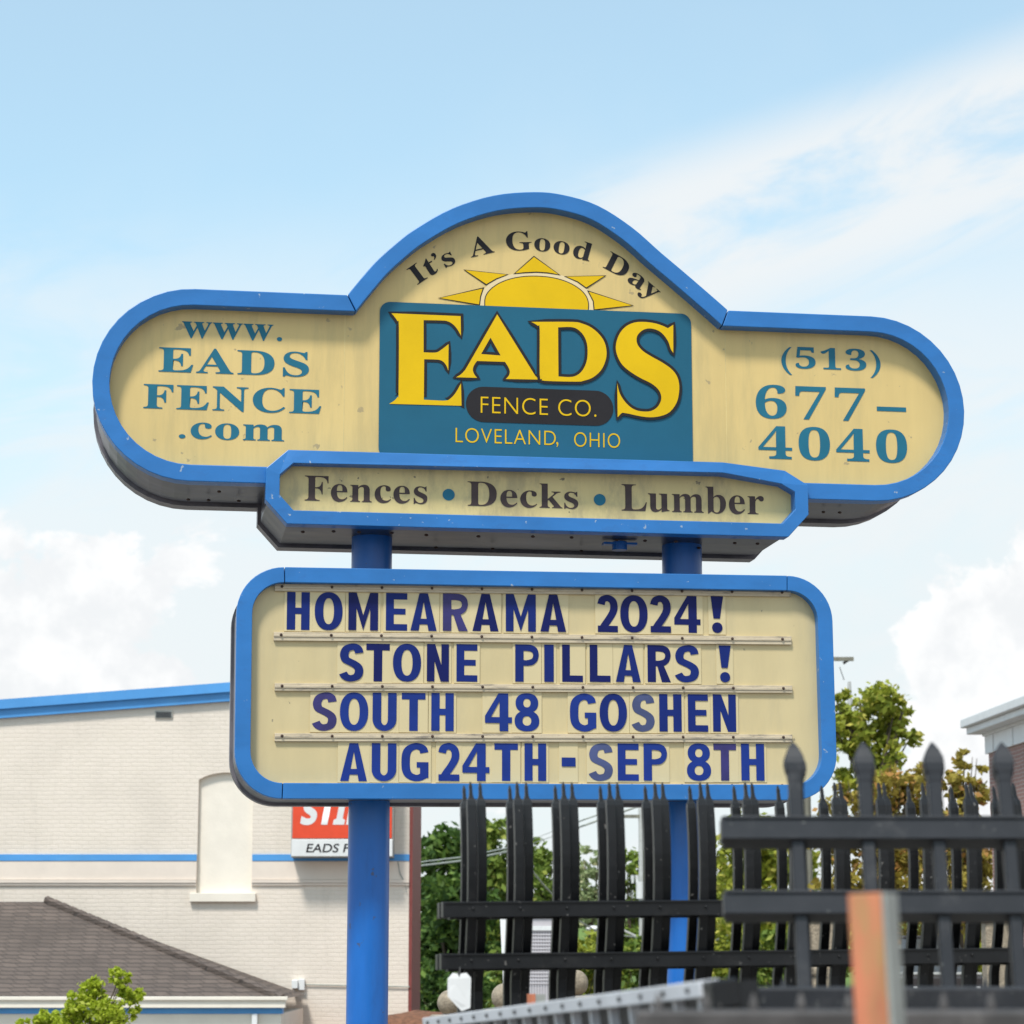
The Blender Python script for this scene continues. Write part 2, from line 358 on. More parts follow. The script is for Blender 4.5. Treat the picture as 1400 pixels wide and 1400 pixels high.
def brick_mat(name, c1, c2, cm, bw, rh, ms, strength, wear=.3):
    m = bpy.data.materials.new(name); m.use_nodes = True; t = m.node_tree; bs = t.nodes['Principled BSDF']; bs.inputs['Roughness'].default_value = .75
    tcn = N(t, 'ShaderNodeTexCoord'); sx = N(t, 'ShaderNodeSeparateXYZ'); t.links.new(tcn.outputs['Object'], sx.inputs[0])
    cb = N(t, 'ShaderNodeCombineXYZ'); t.links.new(MA(t, 'ADD', sx.outputs[0], sx.outputs[1]), cb.inputs[0]); t.links.new(sx.outputs[2], cb.inputs[1])
    n0 = N(t, 'ShaderNodeTexNoise'); t.links.new(tcn.outputs['Object'], n0.inputs['Vector']); n0.inputs['Scale'].default_value = 2.5
    va = N(t, 'ShaderNodeVectorMath', operation='MULTIPLY_ADD'); t.links.new(n0.outputs['Color'], va.inputs[0]); va.inputs[1].default_value = (.05, .045, .0); t.links.new(cb.outputs[0], va.inputs[2])
    b = N(t, 'ShaderNodeTexBrick'); t.links.new(va.outputs[0], b.inputs['Vector'])
    b.inputs['Color1'].default_value = (*c1, 1); b.inputs['Color2'].default_value = (*c2, 1); b.inputs['Mortar'].default_value = (*cm, 1)
    b.inputs['Scale'].default_value = 1; b.inputs['Brick Width'].default_value = bw; b.inputs['Row Height'].default_value = rh; b.inputs['Mortar Size'].default_value = ms; b.inputs['Mortar Smooth'].default_value = .6; b.inputs['Bias'].default_value = -.2
    n1 = N(t, 'ShaderNodeTexNoise'); t.links.new(tcn.outputs['Object'], n1.inputs['Vector']); n1.inputs['Scale'].default_value = .9; n1.inputs['Detail'].default_value = 7
    n5 = N(t, 'ShaderNodeTexNoise'); mp5 = N(t, 'ShaderNodeMapping'); mp5.inputs['Scale'].default_value = (3.2, 3.2, .4); t.links.new(tcn.outputs['Object'], mp5.inputs[0]); t.links.new(mp5.outputs[0], n5.inputs['Vector']); n5.inputs['Scale'].default_value = 1.1; n5.inputs['Detail'].default_value = 8; n5.inputs['Roughness'].default_value = .7
    col = MIX(t, MA(t, 'MULTIPLY', SS(t, n1.outputs['Fac'], .42, .72), wear), b.outputs['Color'], tuple(c*.74 for c in c2))
    col = MIX(t, MA(t, 'MULTIPLY', SS(t, n5.outputs['Fac'], .52, .74), wear), col, tuple(c*.68 for c in c2))
    t.links.new(col, bs.inputs['Base Color'])
    n2 = N(t, 'ShaderNodeTexNoise'); t.links.new(tcn.outputs['Object'], n2.inputs['Vector']); n2.inputs['Scale'].default_value = 14; n2.inputs['Detail'].default_value = 4
    h = MA(t, 'ADD', MA(t, 'MULTIPLY', b.outputs['Fac'], -1), MA(t, 'MULTIPLY', n2.outputs['Fac'], .9))
    bp = N(t, 'ShaderNodeBump'); bp.inputs['Strength'].default_value = strength; bp.inputs['Distance'].default_value = .02
    t.links.new(h, bp.inputs['Height']); t.links.new(bp.outputs[0], bs.inputs['Normal'])
    return m
M['paintbrick'] = brick_mat('cream_painted_brick', (.755, .665, .575), (.73, .645, .55), (.715, .63, .535), .215, .075, .011, .26)
M['redbrick'] = brick_mat('weathered_red_brick', (.34, .17, .14), (.27, .13, .11), (.42, .35, .31), .215, .075, .012, .5)
M['shingle'] = brick_mat('brown_shingles', (.135, .102, .084), (.095, .072, .060), (.055, .042, .036), .26, .066, .010, .7, .75)
def leaf_mat(name, a, b, c, trans=.35):
    m = bpy.data.materials.new(name); m.use_nodes = True; t = m.node_tree; bs = t.nodes['Principled BSDF']; bs.inputs['Roughness'].default_value = .6; bs.inputs['Specular IOR Level'].default_value = .25
    g = N(t, 'ShaderNodeNewGeometry'); tcn = N(t, 'ShaderNodeTexCoord')
    n = N(t, 'ShaderNodeTexNoise'); t.links.new(tcn.outputs['Object'], n.inputs['Vector']); n.inputs['Scale'].default_value = .9; n.inputs['Detail'].default_value = 3
    col = MIX(t, SS(t, MA(t, 'ADD', MA(t, 'MULTIPLY', g.outputs['Random Per Island'], .5), MA(t, 'MULTIPLY', n.outputs['Fac'], .7)), .3, .9), a, b)
    col = MIX(t, MA(t, 'GREATER_THAN', g.outputs['Random Per Island'], .88), col, c)
    t.links.new(col, bs.inputs['Base Color'])
    tr = N(t, 'ShaderNodeBsdfTranslucent'); t.links.new(col, tr.inputs[0]); mx = N(t, 'ShaderNodeMixShader'); mx.inputs[0].default_value = trans
    t.links.new(bs.outputs[0], mx.inputs[1]); t.links.new(tr.outputs[0], mx.inputs[2]); t.links.new(mx.outputs[0], t.nodes['Material Output'].inputs[0])
    return m
M['leaf_deep'] = leaf_mat('deep_green_leaves', (.045, .095, .022), (.11, .19, .035), (.17, .26, .05))
M['leaf_mid'] = leaf_mat('mid_green_leaves', (.11, .175, .03), (.26, .34, .06), (.36, .40, .08))
M['leaf_lime'] = leaf_mat('yellow_green_leaves', (.20, .245, .03), (.44, .46, .06), (.55, .50, .10))
M['leaf_rust'] = leaf_mat('bronze_tinged_leaves', (.27, .215, .045), (.46, .37, .07), (.60, .32, .10))
M['leaf_young'] = leaf_mat('fresh_bright_leaves', (.34, .42, .03), (.60, .68, .07), (.66, .70, .14), .5)
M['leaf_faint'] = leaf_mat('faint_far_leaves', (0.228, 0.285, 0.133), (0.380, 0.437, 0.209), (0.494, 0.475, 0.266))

# ------------------------------------------------------------------ the setting: ground and bank
g = MB(); g.add([(-1500, -600, 0), (1500, -600, 0), (1500, 2500, 0), (-1500, 2500, 0)], [(0, 1, 2, 3)])
tag(g.build('ground', M['ground']), kind='structure')
h = MB(); nx, ny = 70, 16; vs = []; fs = []
for j in range(ny + 1):
    for i in range(nx + 1):
        lat = -90 + 220 * i / nx; dep = 98 + 130 * j / ny
        t = min(1, j / 7); zz = 5.2 * (t*t*(3-2*t)) + .5*math.sin(i*.9)*t + .35*math.sin(i*2.3+j)*t - .05
        vs.append(w_of((lat, dep, zz)))
for j in range(ny):
    for i in range(nx): k = j*(nx+1)+i; fs.append((k, k+1, k+nx+2, k+nx+1))
h.add(vs, fs); tag(h.build('hill', M['hill'], smooth=True), kind='structure')

# ------------------------------------------------------------------ the big pole sign
sign = empty('pole_sign', (0, .39, 0), 'tall blue-framed roadside sign on two blue poles, arched cabinet above a letter board', 'sign')
SB = (0, .39, 0)
D = .80
ZT, ZB, LX, R = EYE+3.338, EYE+2.336, 1.79, .501
arch = [(-1.006, 3.339), (-.935, 3.432), (-.863, 3.521), (-.765, 3.618), (-.66, 3.706), (-.469, 3.826), (-.248, 3.908), (-.03, 3.938), (.128, 3.929), (.310, 3.880), (.492, 3.770), (.645, 3.640), (.76, 3.546), (.869, 3.455), (1.006, 3.339)]
arch = catmull(arch, 4, 60, closed=False); arch = [(x, z + EYE) for x, z in arch]
def arc(cx, cz, r, a0, a1, n=22): return [(cx + r*math.cos(math.radians(a0+(a1-a0)*k/n)), cz + r*math.sin(math.radians(a0+(a1-a0)*k/n))) for k in range(n+1)]
zc = (ZT + ZB)/2
# path runs clockwise seen from the front starting at the right of the bottom gap... built as counter-clockwise outline
right = [(1.398, ZB)] + arc(LX, zc, R, -90, 90) + [(1.006, ZT)]
left = [(-1.006, ZT)] + arc(-LX, zc, R, 90, 270) + [(-1.398, ZB)]
outline = right[:-1] + list(reversed(arch)) + left[1:]
W_ = .086
cab = MB(); cab.prism(offset(outline, .012), .1055, D-.16).build('cabinet', M['housing'], sign, SB, bevel=.0)
cabinet = [o for o in sign.children][-1]
MB().prism(offset(outline, .02), D-.157, D-.123).build('seam_gap', M['seam'], cabinet)
b = MB(); b.band(offset(outline, -.004), offset(outline, W_), D-.12, D, closed=True); b.build('back_trim', M['backtrim'], cabinet)
for o in list(cabinet.children):
    for v in o.data.vertices: v.co = v.co - Vector(SB)
# front frame in separate pieces with open mitres
full = right + list(reversed(arch))[1:-1] + left
inner = offset(full, W_, closed=False)
nr, na = len(right), len(arch)
def trim(i0, i1, sh0=None, sh1=None, name='frame_trim', y0=0.0, y1=.104, dy=0):
    A = full[i0:i1+1]; B = inner[i0:i1+1]
    def pull(L, e, d):
        p, q = (L[0], L[1]) if e == 0 else (L[-1], L[-2])
        u = Vector(q) - Vector(p); u.normalize(); n = tuple(Vector(p) + u*d)
        if e == 0: L[0] = n
        else: L[-1] = n
    for L in (A, B):
        if sh0: pull(L, 0, sh0)
        if sh1: pull(L, 1, sh1)
    b = MB(); b.band(A, B, y0, y1); return b.build(name, M['blue'], sign, SB, bevel=.004)
trim(0, nr-1, None, .003); trim(nr-1, nr+na-2, .002, .002, y0=-.004); trim(nr+na-2, len(full)-1, .003, None)
FY = .084
facepoly = offset(outline, W_-.02)
MB().prism(facepoly, FY, FY+.02).build('face_panel', M['face'], sign, SB)
for u_ in (471, 992):
    x_ = at(u_, 500, FY)[0]; MB().box((x_-.002, FY-.0008, ZB+.09), (x_+.002, FY+.001, ZT-.06)).build('panel_seam', M['tagface'], sign, SB)
# teal logo panel, sun, lettering
def LP(L, k, ox, oy, Y): return [at(ox + x/k, oy + y/k, Y) for x, y in L]
def ring_pts(name, L, Y, mt, par): return sheet(name, [L], Y, mt, par)
logo = bpy.data.objects.new('logo', None); COL.objects.link(logo); logo.parent = sign
logo.location = (-SB[0], -SB[1], -SB[2])
def loc_children(o): return o
z5 = 3.684
sunb = [(455, 520), (455, 480), (465, 450), (492, 420), (535, 393), (590, 374), (650, 364), (712, 362), (775, 367), (835, 380), (890, 402), (935, 432), (962, 465), (972, 500), (970, 540), (712, 560)]
ringo = [(425, 520), (428, 470), (443, 432), (480, 393), (530, 366), (590, 349), (650, 341), (712, 338), (780, 343), (850, 358), (915, 384), (965, 420), (992, 460), (1001, 500), (1000, 545), (712, 565)]
rays = [[(224, 470), (443, 421), (430, 460), (424, 503)], [(352, 329), (565, 352), (510, 372), (460, 401)], [(604, 346), (700, 262), (826, 352), (770, 342), (712, 338), (650, 341)], [(860, 362), (1057, 358), (963, 418), (920, 387)], [(974, 436), (1195, 507), (1004, 528), (1000, 485)]]
S1 = FY - .002
sheet('sun_ring', [catmull(LP(ringo, z5, 540, 280, S1), 4)], S1, M['halo'], logo)
for r_ in rays:
    L = LP(r_, z5, 540, 280, S1)
    if area2(L) < 0: L = L[::-1]
    sheet('sun_ray_outline', [offset(L, -.0045)], S1-.001, M['ink'], logo)
    sheet('sun_ray', [offset(L, .0012)], S1-.002, M['yellow'], logo)
L = catmull(LP(sunb, z5, 540, 280, S1), 4)
if area2(L) < 0: L = L[::-1]
sheet('sun_outline', [offset(L, -.005)], S1-.0015, M['ink'], logo); sheet('sun_disc', [L], S1-.0025, M['yellow'], logo)
TP = FY - .0055
tl = at(517.5, 613, TP)[0]; tr = at(947, 600, TP)[0]; ttz = at(531, 413.2, TP)[1]; ttz2 = at(935, 428.2, TP)[1]
sheet('teal_panel', [rrect(tl, tr, EYE+2.50, (ttz+ttz2)/2, .055, 8, (0, 1, 1, 1))], TP, M['teal'], logo)
k6 = 6.3636
Ee = [(160,180),(762,205),(765,375),(735,322),(700,280),(655,252),(600,243),(440,240),(440,520),(545,522),(590,500),(630,470),(657,448),(655,680),(640,640),(615,605),(585,588),(550,583),(445,580),(442,932),(625,940),(675,920),(720,870),(765,790),(770,985),(140,968),(185,940),(215,905),(222,870),(225,300),(212,250),(190,215)]
Aa = [(1080,190),(1390,690),(1415,725),(1440,757),(1155,752),(1180,725),(1190,690),(1178,650),(1148,603),(905,595),(880,630),(868,670),(880,710),(905,742),(722,737),(760,715),(795,680),(830,625)]
Ah = [(1022,392),(1110,548),(940,535)]
Dd = [(-24,255),(330,255),(420,270),(500,305),(570,365),(615,435),(632,520),(620,600),(580,680),(510,740),(430,768),(370,775),(95,768),(70,750),(50,715),(50,320),(35,290),(5,270)]
Dh = [(210,303),(320,300),(380,320),(430,370),(460,440),(467,530),(455,610),(420,680),(370,722),(310,735),(213,730)]
Ss = [(1212,280),(1212,525),(1190,490),(1170,430),(1130,370),(1080,330),(1010,312),(950,325),(905,365),(892,410),(905,460),(950,510),(1020,555),(1110,605),(1190,660),(1240,720),(1262,790),(1262,870),(1240,960),(1180,1040),(1100,1075),(1010,1085),(920,1075),(830,1055),(770,1045),(755,1055),(728,1085),(725,790),(740,860),(770,920),(820,980),(880,1020),(950,1035),(1020,1030),(1075,995),(1105,940),(1105,890),(1080,840),(1020,790),(930,745),(840,690),(770,630),(730,560),(712,490),(720,420),(750,350),(800,295),(870,262),(950,255),(1040,265),(1110,285),(1165,310)]
yy = TP - .002
for outer, hole, ox in ((Ee, None, 510), (Aa, Ah, 510), (Dd, Dh, 730), (Ss, None, 730)):
    Lo = catmull(LP(outer, k6, ox, 400, yy), 3)
    if area2(Lo) < 0: Lo = Lo[::-1]
    dark = [offset(Lo, -.0150, lim=1.35)]; yel = [Lo]
    if hole:
        Lh = catmull(LP(hole, k6, ox, 400, yy), 3)
        if area2(Lh) < 0: Lh = Lh[::-1]
        dark.append(offset(Lh, .0150, lim=1.6)); yel.append(Lh)
    sheet('letter_outline', dark, yy, M['ink'], logo); sheet('letter', yel, yy-.0006, M['yellow'], logo); yy -= .0014
yy = TP - .002
pl = at(510+808/k6, 400+965/k6, yy); pr = at(730+690/k6, 400+1010/k6, yy)
pt = at(510+960/k6, 400+819/k6, yy)[1]; pb = at(510+960/k6, 400+1126/k6, yy)[1]
sheet('name_pill', [rrect(pl[0], pr[0], pb, pt, (pt-pb)/2-.0005, 10)], yy, M['ink'], logo)
def line(name, s, Y, l, t, b, r, ox, oy, k, mt, par, off=0.0, space=1.0, ox2=None):
    """l: (x at left), t/b: top and base beside the left edge, r: x at right"""
    x0, z0 = at(ox + l/k, oy + b/k, Y); z1 = at(ox + l/k, oy + t/k, Y)[1]; x1 = at((ox if ox2 is None else ox2) + r/k, oy + b/k, Y)[0]
    return fit_text(name, s, Y, x0, x1, z0, z1, mt, par, off, space)
line('lettering', 'FENCE CO.', yy-.002, 937, 903, 1047, 543, 510, 400, k6, M['yellow'], logo, -.013, 1.08, 730)
line('lettering', 'LOVELAND', yy, 718, 1175, 1302, 190, 510, 400, k6, M['yellow'], logo, -.012, 1.08, 730)
line('lettering', ',', yy, 195, 1300, 1345, 212, 730, 400, k6, M['yellow'], logo)
line('lettering', 'OHIO', yy, 350, 1213, 1340, 750, 730, 400, k6, M['yellow'], logo, -.012, 1.08)
YT = FY - .002
line('lettering', serif('www.'), YT, 520, 207, 286, 1000, 100, 380, 3.5, M['tealletter'], logo, .0, 1.10)
line('lettering', serif('EADS'), YT, 408, 328, 450, 1128, 100, 380, 3.5, M['tealletter'], logo, .004, 1.12)
line('lettering', serif('FENCE'), YT, 335, 504, 625, 1187, 100, 380, 3.5, M['tealletter'], logo, .004, 1.07)
line('lettering', serif('.com'), YT, 505, 688, 768, 1010, 100, 380, 3.5, M['tealletter'], logo, .002, 1.04)
line('lettering', serif('(513)'), YT, 450, 325, 462, 925, 940, 380, 3.5, M['tealletter'], logo, .0, 1.06)
line('lettering', serif('677'), YT, 328, 508, 671, 853, 940, 380, 3.5, M['tealletter'], logo, .0, 1.12)
line('lettering', serif('4040'), YT, 340, 704, 865, 1052, 940, 380, 3.5, M['tealletter'], logo, .0, 1.10)
p0 = at(940+906/3.5, 380+636/3.5, YT); p1 = at(940+1046/3.5, 380+636/3.5, YT); z1 = at(940+906/3.5, 380+615/3.5, YT)[1]
sheet('lettering', [[(p0[0], p0[1]), (p1[0], p0[1]), (p1[0], z1), (p0[0], z1)]], YT, M['tealletter'], logo)
# arched motto
ax0, az0 = at(540+690/z5, 280+229/z5, YT); RA = at(540+690/z5+896/z5, 400, YT)[0] - at(540+690/z5, 400, YT)[0]
capm = glyphs(serif('A')); cb_ = bbox(capm); k_ = .0985 / (cb_[3]-cb_[2]); bpy.data.meshes.remove(capm)
for ch, a in (('I', -37.1), ('t', -32.6), ("\u2019", -29.9), ('s', -26.6), ('A', -15.8), ('G', -4.0), ('o', 3.2), ('o', 9.2), ('d', 15.7), ('D', 27.0), ('a', 34.6), ('y', 39.8)):
    me = glyphs(serif(ch), .0); bb = bbox(me); cx = (bb[0]+bb[1])/2; th = math.radians(a)
    for v in me.vertices:
        x = (v.co.x-cx)*k_*1.36; y = v.co.y*k_*1.04
        rr = RA + y
        # rigid letter, turned with the arc
        px = math.sin(th)*RA + x*math.cos(th) + y*math.sin(th); pz = (math.cos(th)-1)*RA - x*math.sin(th) + y*math.cos(th)
        v.co = (ax0 + px, YT, az0 + pz)
    me.name = 'lettering'; link('lettering', me, M['ink'], logo)

# ---- tagline box (octagonal ends)
OY = -.04; OD = .79
oc = [(-1.301, 2.1245), (1.301, 2.1245), (1.411, 2.245), (1.411, 2.402), (1.292, 2.478), (.955, 2.508), (-1.301, 2.5075), (-1.411, 2.4068), (-1.411, 2.245)]
oc = [(x, z+EYE) for x, z in oc]
inn = offset(oc, .070)
inn[4] = (inn[4][0]-.0, inn[4][1]-.005); inn[5] = (inn[5][0], inn[5][1]+.012)
tb = MB(); tb.prism(offset(oc, .012), .059, OD-.15); tag_box = tb.build('tagline_box', M['housing'], sign, SB)
def sub(mb, name, mt, par, **k):
    o = mb.build(name, mt, par, (SB[0], SB[1], SB[2]), **k); return o
b = MB(); b.prism(offset(oc, .02), OD-.147, OD-.118); sub(b, 'seam_gap', M['seam'], tag_box)
b = MB(); b.band(offset(oc, -.004), offset(oc, .06), OD-.115, OD, closed=True); sub(b, 'back_trim', M['backtrim'], tag_box)
b = MB(); b.band(oc, inn, OY, .058, closed=True)
b.v = [(x, y + (.013 if (z > EYE+2.470 and y < 0) else 0), z) for x, y, z in b.v]
# the bent top strip bulges forward near its kink
b.v = [(x, y - (.022 if abs(x-.955) < .02 and z > EYE+2.44 and y < 0 else 0), z) for x, y, z in b.v]
sub(b, 'frame_trim', M['blue'], tag_box, bevel=.003)
OF = .045
b = MB(); b.prism(offset(oc, .05), OF, OF+.012); sub(b, 'face_panel', M['tagface'], tag_box)
TY = OF - .002
tagroot = bpy.data.objects.new('tagline', None); COL.objects.link(tagroot); tagroot.parent = sign; tagroot.location = (-SB[0], -SB[1], -SB[2])
line('lettering', serif('Fences'), TY, 337, 210, 332, 925, 320, 590, 3.5, M['brownink'], tagroot, -.002, 1.02)
line('lettering', serif('Decks'), TY, 1117, 238, 357, (790.6-320)*3.5, 320, 590, 3.5, M['brownink'], tagroot, -.002, 1.02)
line('lettering', serif('Lumber'), TY, 455, 216, 346, 1136, 720, 600, 3.5, M['brownink'], tagroot, -.002, 1.02)
for (u, v) in ((320+1027/3.5, 590+302/3.5), (720+350/3.5, 600+291/3.5)):
    c = at(u, v, TY); sheet('bullet_dot', [disc(c[0], c[1], .0315, .0305)], TY, M['tealletter'], tagroot)
# little conduit stub under the box
b = MB(); p = at(847, 742, .28); b.tube([(p[0], .28, EYE+2.13), (p[0], .28, EYE+2.085)], .04, 14); b.box((p[0]-.09, .25, EYE+2.112), (p[0]+.09, .31, EYE+2.124)); b.build('conduit_stub', M['pole'], sign, SB)
# ---- the letter board, hung a touch out of level
BR = math.radians(.38)
def brd(x, z):
    zc_ = EYE + 1.337; return (x*math.cos(BR) - (z-zc_)*math.sin(BR), zc_ + x*math.sin(BR) + (z-zc_)*math.cos(BR))
BH, BZ0, BZ1, BRAD = 1.541, EYE+.757, EYE+1.918, .235
bo = rrect(-BH, BH, BZ0, BZ1, BRAD, 12); bo = [brd(*p) for p in bo]
BD = .62
b = MB(); b.prism(offset(bo, .010), .073, BD-.12); board = b.build('letter_board', M['housing'], sign, SB)
b = MB(); b.prism(offset(bo, .018), BD-.118, BD-.095); sub(b, 'seam_gap', M['seam'], board)
b = MB(); b.band(offset(bo, -.004), offset(bo, .07), BD-.093, BD, closed=True); sub(b, 'back_trim', M['backtrim'], board)
bi = offset(bo, .078)
n = len(bo)  # order: bottom-right corner, top-right corner, top-left, bottom-left (13 points each)
def piece(idx, s0, s1, y0):
    A = [bo[i % n] for i in idx]; B = [bi[i % n] for i in idx]
    for L in (A, B):
        if s0: u = (Vector(L[1])-Vector(L[0])).normalized(); L[0] = tuple(Vector(L[0])+u*s0)
        if s1: u = (Vector(L[-2])-Vector(L[-1])).normalized(); L[-1] = tuple(Vector(L[-1])+u*s1)
    b = MB(); b.band(A, B, y0, .072); sub(b, 'frame_trim', M['blue'], board, bevel=.003)
piece(list(range(0, 26)), 0, 0, 0.0); piece([25, 26], .004, .004, -.003); piece(list(range(26, 52)), 0, 0, .0); piece([51, 52], .004, .004, -.003)
BF = .058
b = MB(); b.prism(offset(bo, .05), BF, BF+.012); sub(b, 'face_panel', M['board'], board)
LY = BF - .012
def bline(u0, v0, u1, v1, h_, y0, y1, name, mt):
    x0, z0 = at(u0, v0, y0); x1, z1 = at(u1, v1, y0)
    b = MB(); b.prism([(x0, z0-h_), (x1, z1-h_), (x1, z1), (x0, z0)], y0, y1); return sub(b, name, mt, board, bevel=.0015)
def screws(name, spots, r_, mt, par, base, sq=1.0):
    me = None
    for c in spots:
        if me is None:
            b = MB(); b.sphere((0, 0, 0), r_, 8, 6, sq); o = b.build(name, mt, par); me = o.data
        else: o = bpy.data.objects.new(name, me); COL.objects.link(o); o.parent = par
        o.location = (c[0]-base[0], c[1]-base[1], c[2]-base[2])
def zz4(x, y): return (300+x/3.333, 700+y/3.333)
def zz5(x, y): return (720+x/3.182, 700+y/3.182)
rows = [((252, 327), (1150, 338), .036), ((248, 547), (1152, 541), .043), ((252, 780), (1156, 755), .038), ((252, 1008), (1156, 968), .040)]
scr = []
for (a, c, h_) in rows:
    ua, va = zz4(*a); ub, vb = zz5(*c)
    bline(ua, va, ub, vb, h_, LY-.004, BF+.001, 'letter_track', M['rail'])
    bline(ua, va+3.0, ub, vb+3.0, .012, LY-.0085, LY-.0042, 'track_lip', M['rail'])
    for i in range(11):
        x, z = at(ua+10+(ub-ua-22)*i/10, va+3.6+(vb-va)*i/10, LY-.012); scr.append((x, LY-.010, z))
ua, va = zz4(250, 1236); ub, vb = zz5(1150, 1183)
for i in range(11):
    x, z = at(ua+10+(ub-ua-22)*i/10, va+2+(vb-va)*i/10, LY-.004); scr.append((x, LY-.003, z))
bline(ua, va, ub, vb, .03, LY-.002, BF+.001, 'letter_track', M['rail'])
screws('track_screw', scr, .0075, M['screw'], board, SB)
hd = [(-1.2 + 2.4*i/16 + rnd.uniform(-.03, .03), rnd.choice((.08, .12, .3, .5)), EYE+2.112) for i in range(17)] + [(-1.78 + .085*i + rnd.uniform(-.03, .03), rnd.choice((.2, .26, .45)), EYE+2.324) for i in range(4)] + [(1.5 + .09*i, rnd.choice((.2, .3)), EYE+2.324) for i in range(3)]
screws('screw_head', hd, .011, M['screw'], sign, SB, .6)
def block_glyph(ch, w):
    """heavy condensed sign letters, height 1 and width w; a list of layers, each a list of loops"""
    s_, b_ = min(.225, w*.37), .172
    def ov(cx, cy, rx, ry, n=40, e=2.25):
        return [(cx + rx*math.copysign(abs(math.cos(t))**(2/e), math.cos(t)), cy + ry*math.copysign(abs(math.sin(t))**(2/e), math.sin(t))) for t in [2*math.pi*k/n for k in range(n)]]
    def stroke(P):
        k = b_/s_; Q = [((s_/2 + x*(w-s_))*k, b_/2 + y*(1-b_)) for x, y in P]; Q = catmull(Q, 6, 80, closed=False)
        A = offset(Q, b_/2, closed=False); B = offset(Q, -b_/2, closed=False)
        return [(x/k, y) for x, y in A + B[::-1]]
    if ch in 'O0': return [[ov(w/2, .5, w/2, .505), ov(w/2, .5, w/2-s_, .5-b_*.9)]]
    if ch == 'H': return [[[(0,0),(s_,0),(s_,.42),(w-s_,.42),(w-s_,0),(w,0),(w,1),(w-s_,1),(w-s_,.585),(s_,.585),(s_,1),(0,1)]]]
    if ch == 'E': return [[[(0,0),(w,0),(w,b_),(s_,b_),(s_,.43),(w*.92,.43),(w*.92,.585),(s_,.585),(s_,1-b_),(w,1-b_),(w,1),(0,1)]]]
    if ch == 'L': return [[[(0,0),(w,0),(w,b_),(s_,b_),(s_,1),(0,1)]]]
    if ch == 'I': return [[[(0,0),(w,0),(w,1),(0,1)]]]
    if ch == 'T': return [[[(w/2-s_/2,0),(w/2+s_/2,0),(w/2+s_/2,1-b_),(w,1-b_),(w,1),(0,1),(0,1-b_),(w/2-s_/2,1-b_)]]]
    if ch == 'M':
        m = s_*.92; return [[[(0,0),(m,0),(m,.60),(w/2,.0),(w-m,.60),(w-m,0),(w,0),(w,1),(w-s_*.95,1),(w/2,.40),(s_*.95,1),(0,1)]]]
    if ch == 'N': return [[[(0,0),(s_*.92,0),(s_*.92,.56),(w-s_*1.0,0),(w,0),(w,1),(w-s_*.92,1),(w-s_*.92,.44),(s_*1.0,1),(0,1)]]]
    if ch == 'A':
        f = lambda y: s_*.98 + (w/2-s_*.98)*y/.84
        return [[[(0,0),(s_*.98,0),(f(.17),.17),(w-f(.17),.17),(w-s_*.98,0),(w,0),(w*.66,1),(w*.34,1)], [(f(.32),.32),(w-f(.32),.32),(w/2,.78)]]]
    if ch in 'PR':
        r_ = catmull([(w*.5,1),(w*.72,.985),(w*.92,.90),(w,.735),(w*.93,.56),(w*.75,.455),(w*.55,.43)], 4, 80, closed=False)[::-1]
        q_ = catmull([(s_,1-b_),(w*.5,1-b_),(w*.70,.80),(w*.76,.715),(w*.70,.62),(w*.5,.58),(s_,.58)], 4, 80, closed=False)
        if ch == 'P': return [[[(0,0),(s_,0),(s_,.43)] + r_ + [(0,1)], q_]]
        return [[[(0,0),(s_,0),(s_,.43),(w*.42,.43),(w-s_*1.1,0),(w,0),(w*.70,.445)] + r_[1:] + [(0,1)], q_]]
    if ch == 'U':
        o_ = [(w/2 - w/2*math.cos(t), .30 - .305*math.sin(t)) for t in [math.pi*k/18 for k in range(19)]]
        i_ = [(w/2 + (w/2-s_)*math.cos(t), .30 - (.305-b_*.9)*math.sin(t)) for t in [math.pi*k/18 for k in range(19)]]
        return [[[(0,1)] + o_ + [(w,1),(w-s_,1)] + i_ + [(s_,1)]]]
    if ch == 'S': return [[stroke([(1.0,.81),(.93,.93),(.74,1.0),(.46,1.0),(.14,.93),(0,.76),(.09,.60),(.36,.525),(.68,.45),(.94,.35),(1.0,.21),(.87,.06),(.56,0),(.30,.0),(.08,.055),(-.08,.16)])]]
    if ch == 'G': return [[stroke([(1.0,.80),(.92,.93),(.70,1.0),(.44,1.0),(.14,.90),(0,.70),(0,.30),(.14,.10),(.44,0),(.72,.0),(.98,.07)])], [[(w-s_,.06),(w,.085),(w,.50),(w*.56,.50),(w*.56,.355),(w-s_,.355)]]]
    if ch == '2': return [[stroke([(-.03,.80),(.08,.94),(.32,1.0),(.60,1.0),(.90,.91),(1.0,.73),(.92,.56),(.62,.34),(.28,.14),(.06,-.02)])], [[(0,0),(w,0),(w,b_),(0,b_)]]]
    if ch == '4': return [[[(w*.54,0),(w*.86,0),(w*.86,.215),(w,.215),(w,.37),(w*.86,.37),(w*.86,1),(w*.50,1),(0,.40),(0,.215),(w*.54,.215)], [(w*.54,.37),(w*.54,.79),(w*.22,.37)]]]
    if ch == '8': return [[[(x, y) for x, y in ov(w/2, .745, w*.46, .262)], ov(w/2, .745, w*.46-s_*.92, .262-b_*.86)], [ov(w/2, .27, w*.5, .277), ov(w/2, .272, w*.5-s_*.95, .277-b_*.88)]]
    return [[[(0,0),(w,0),(w,1),(0,1)]]]
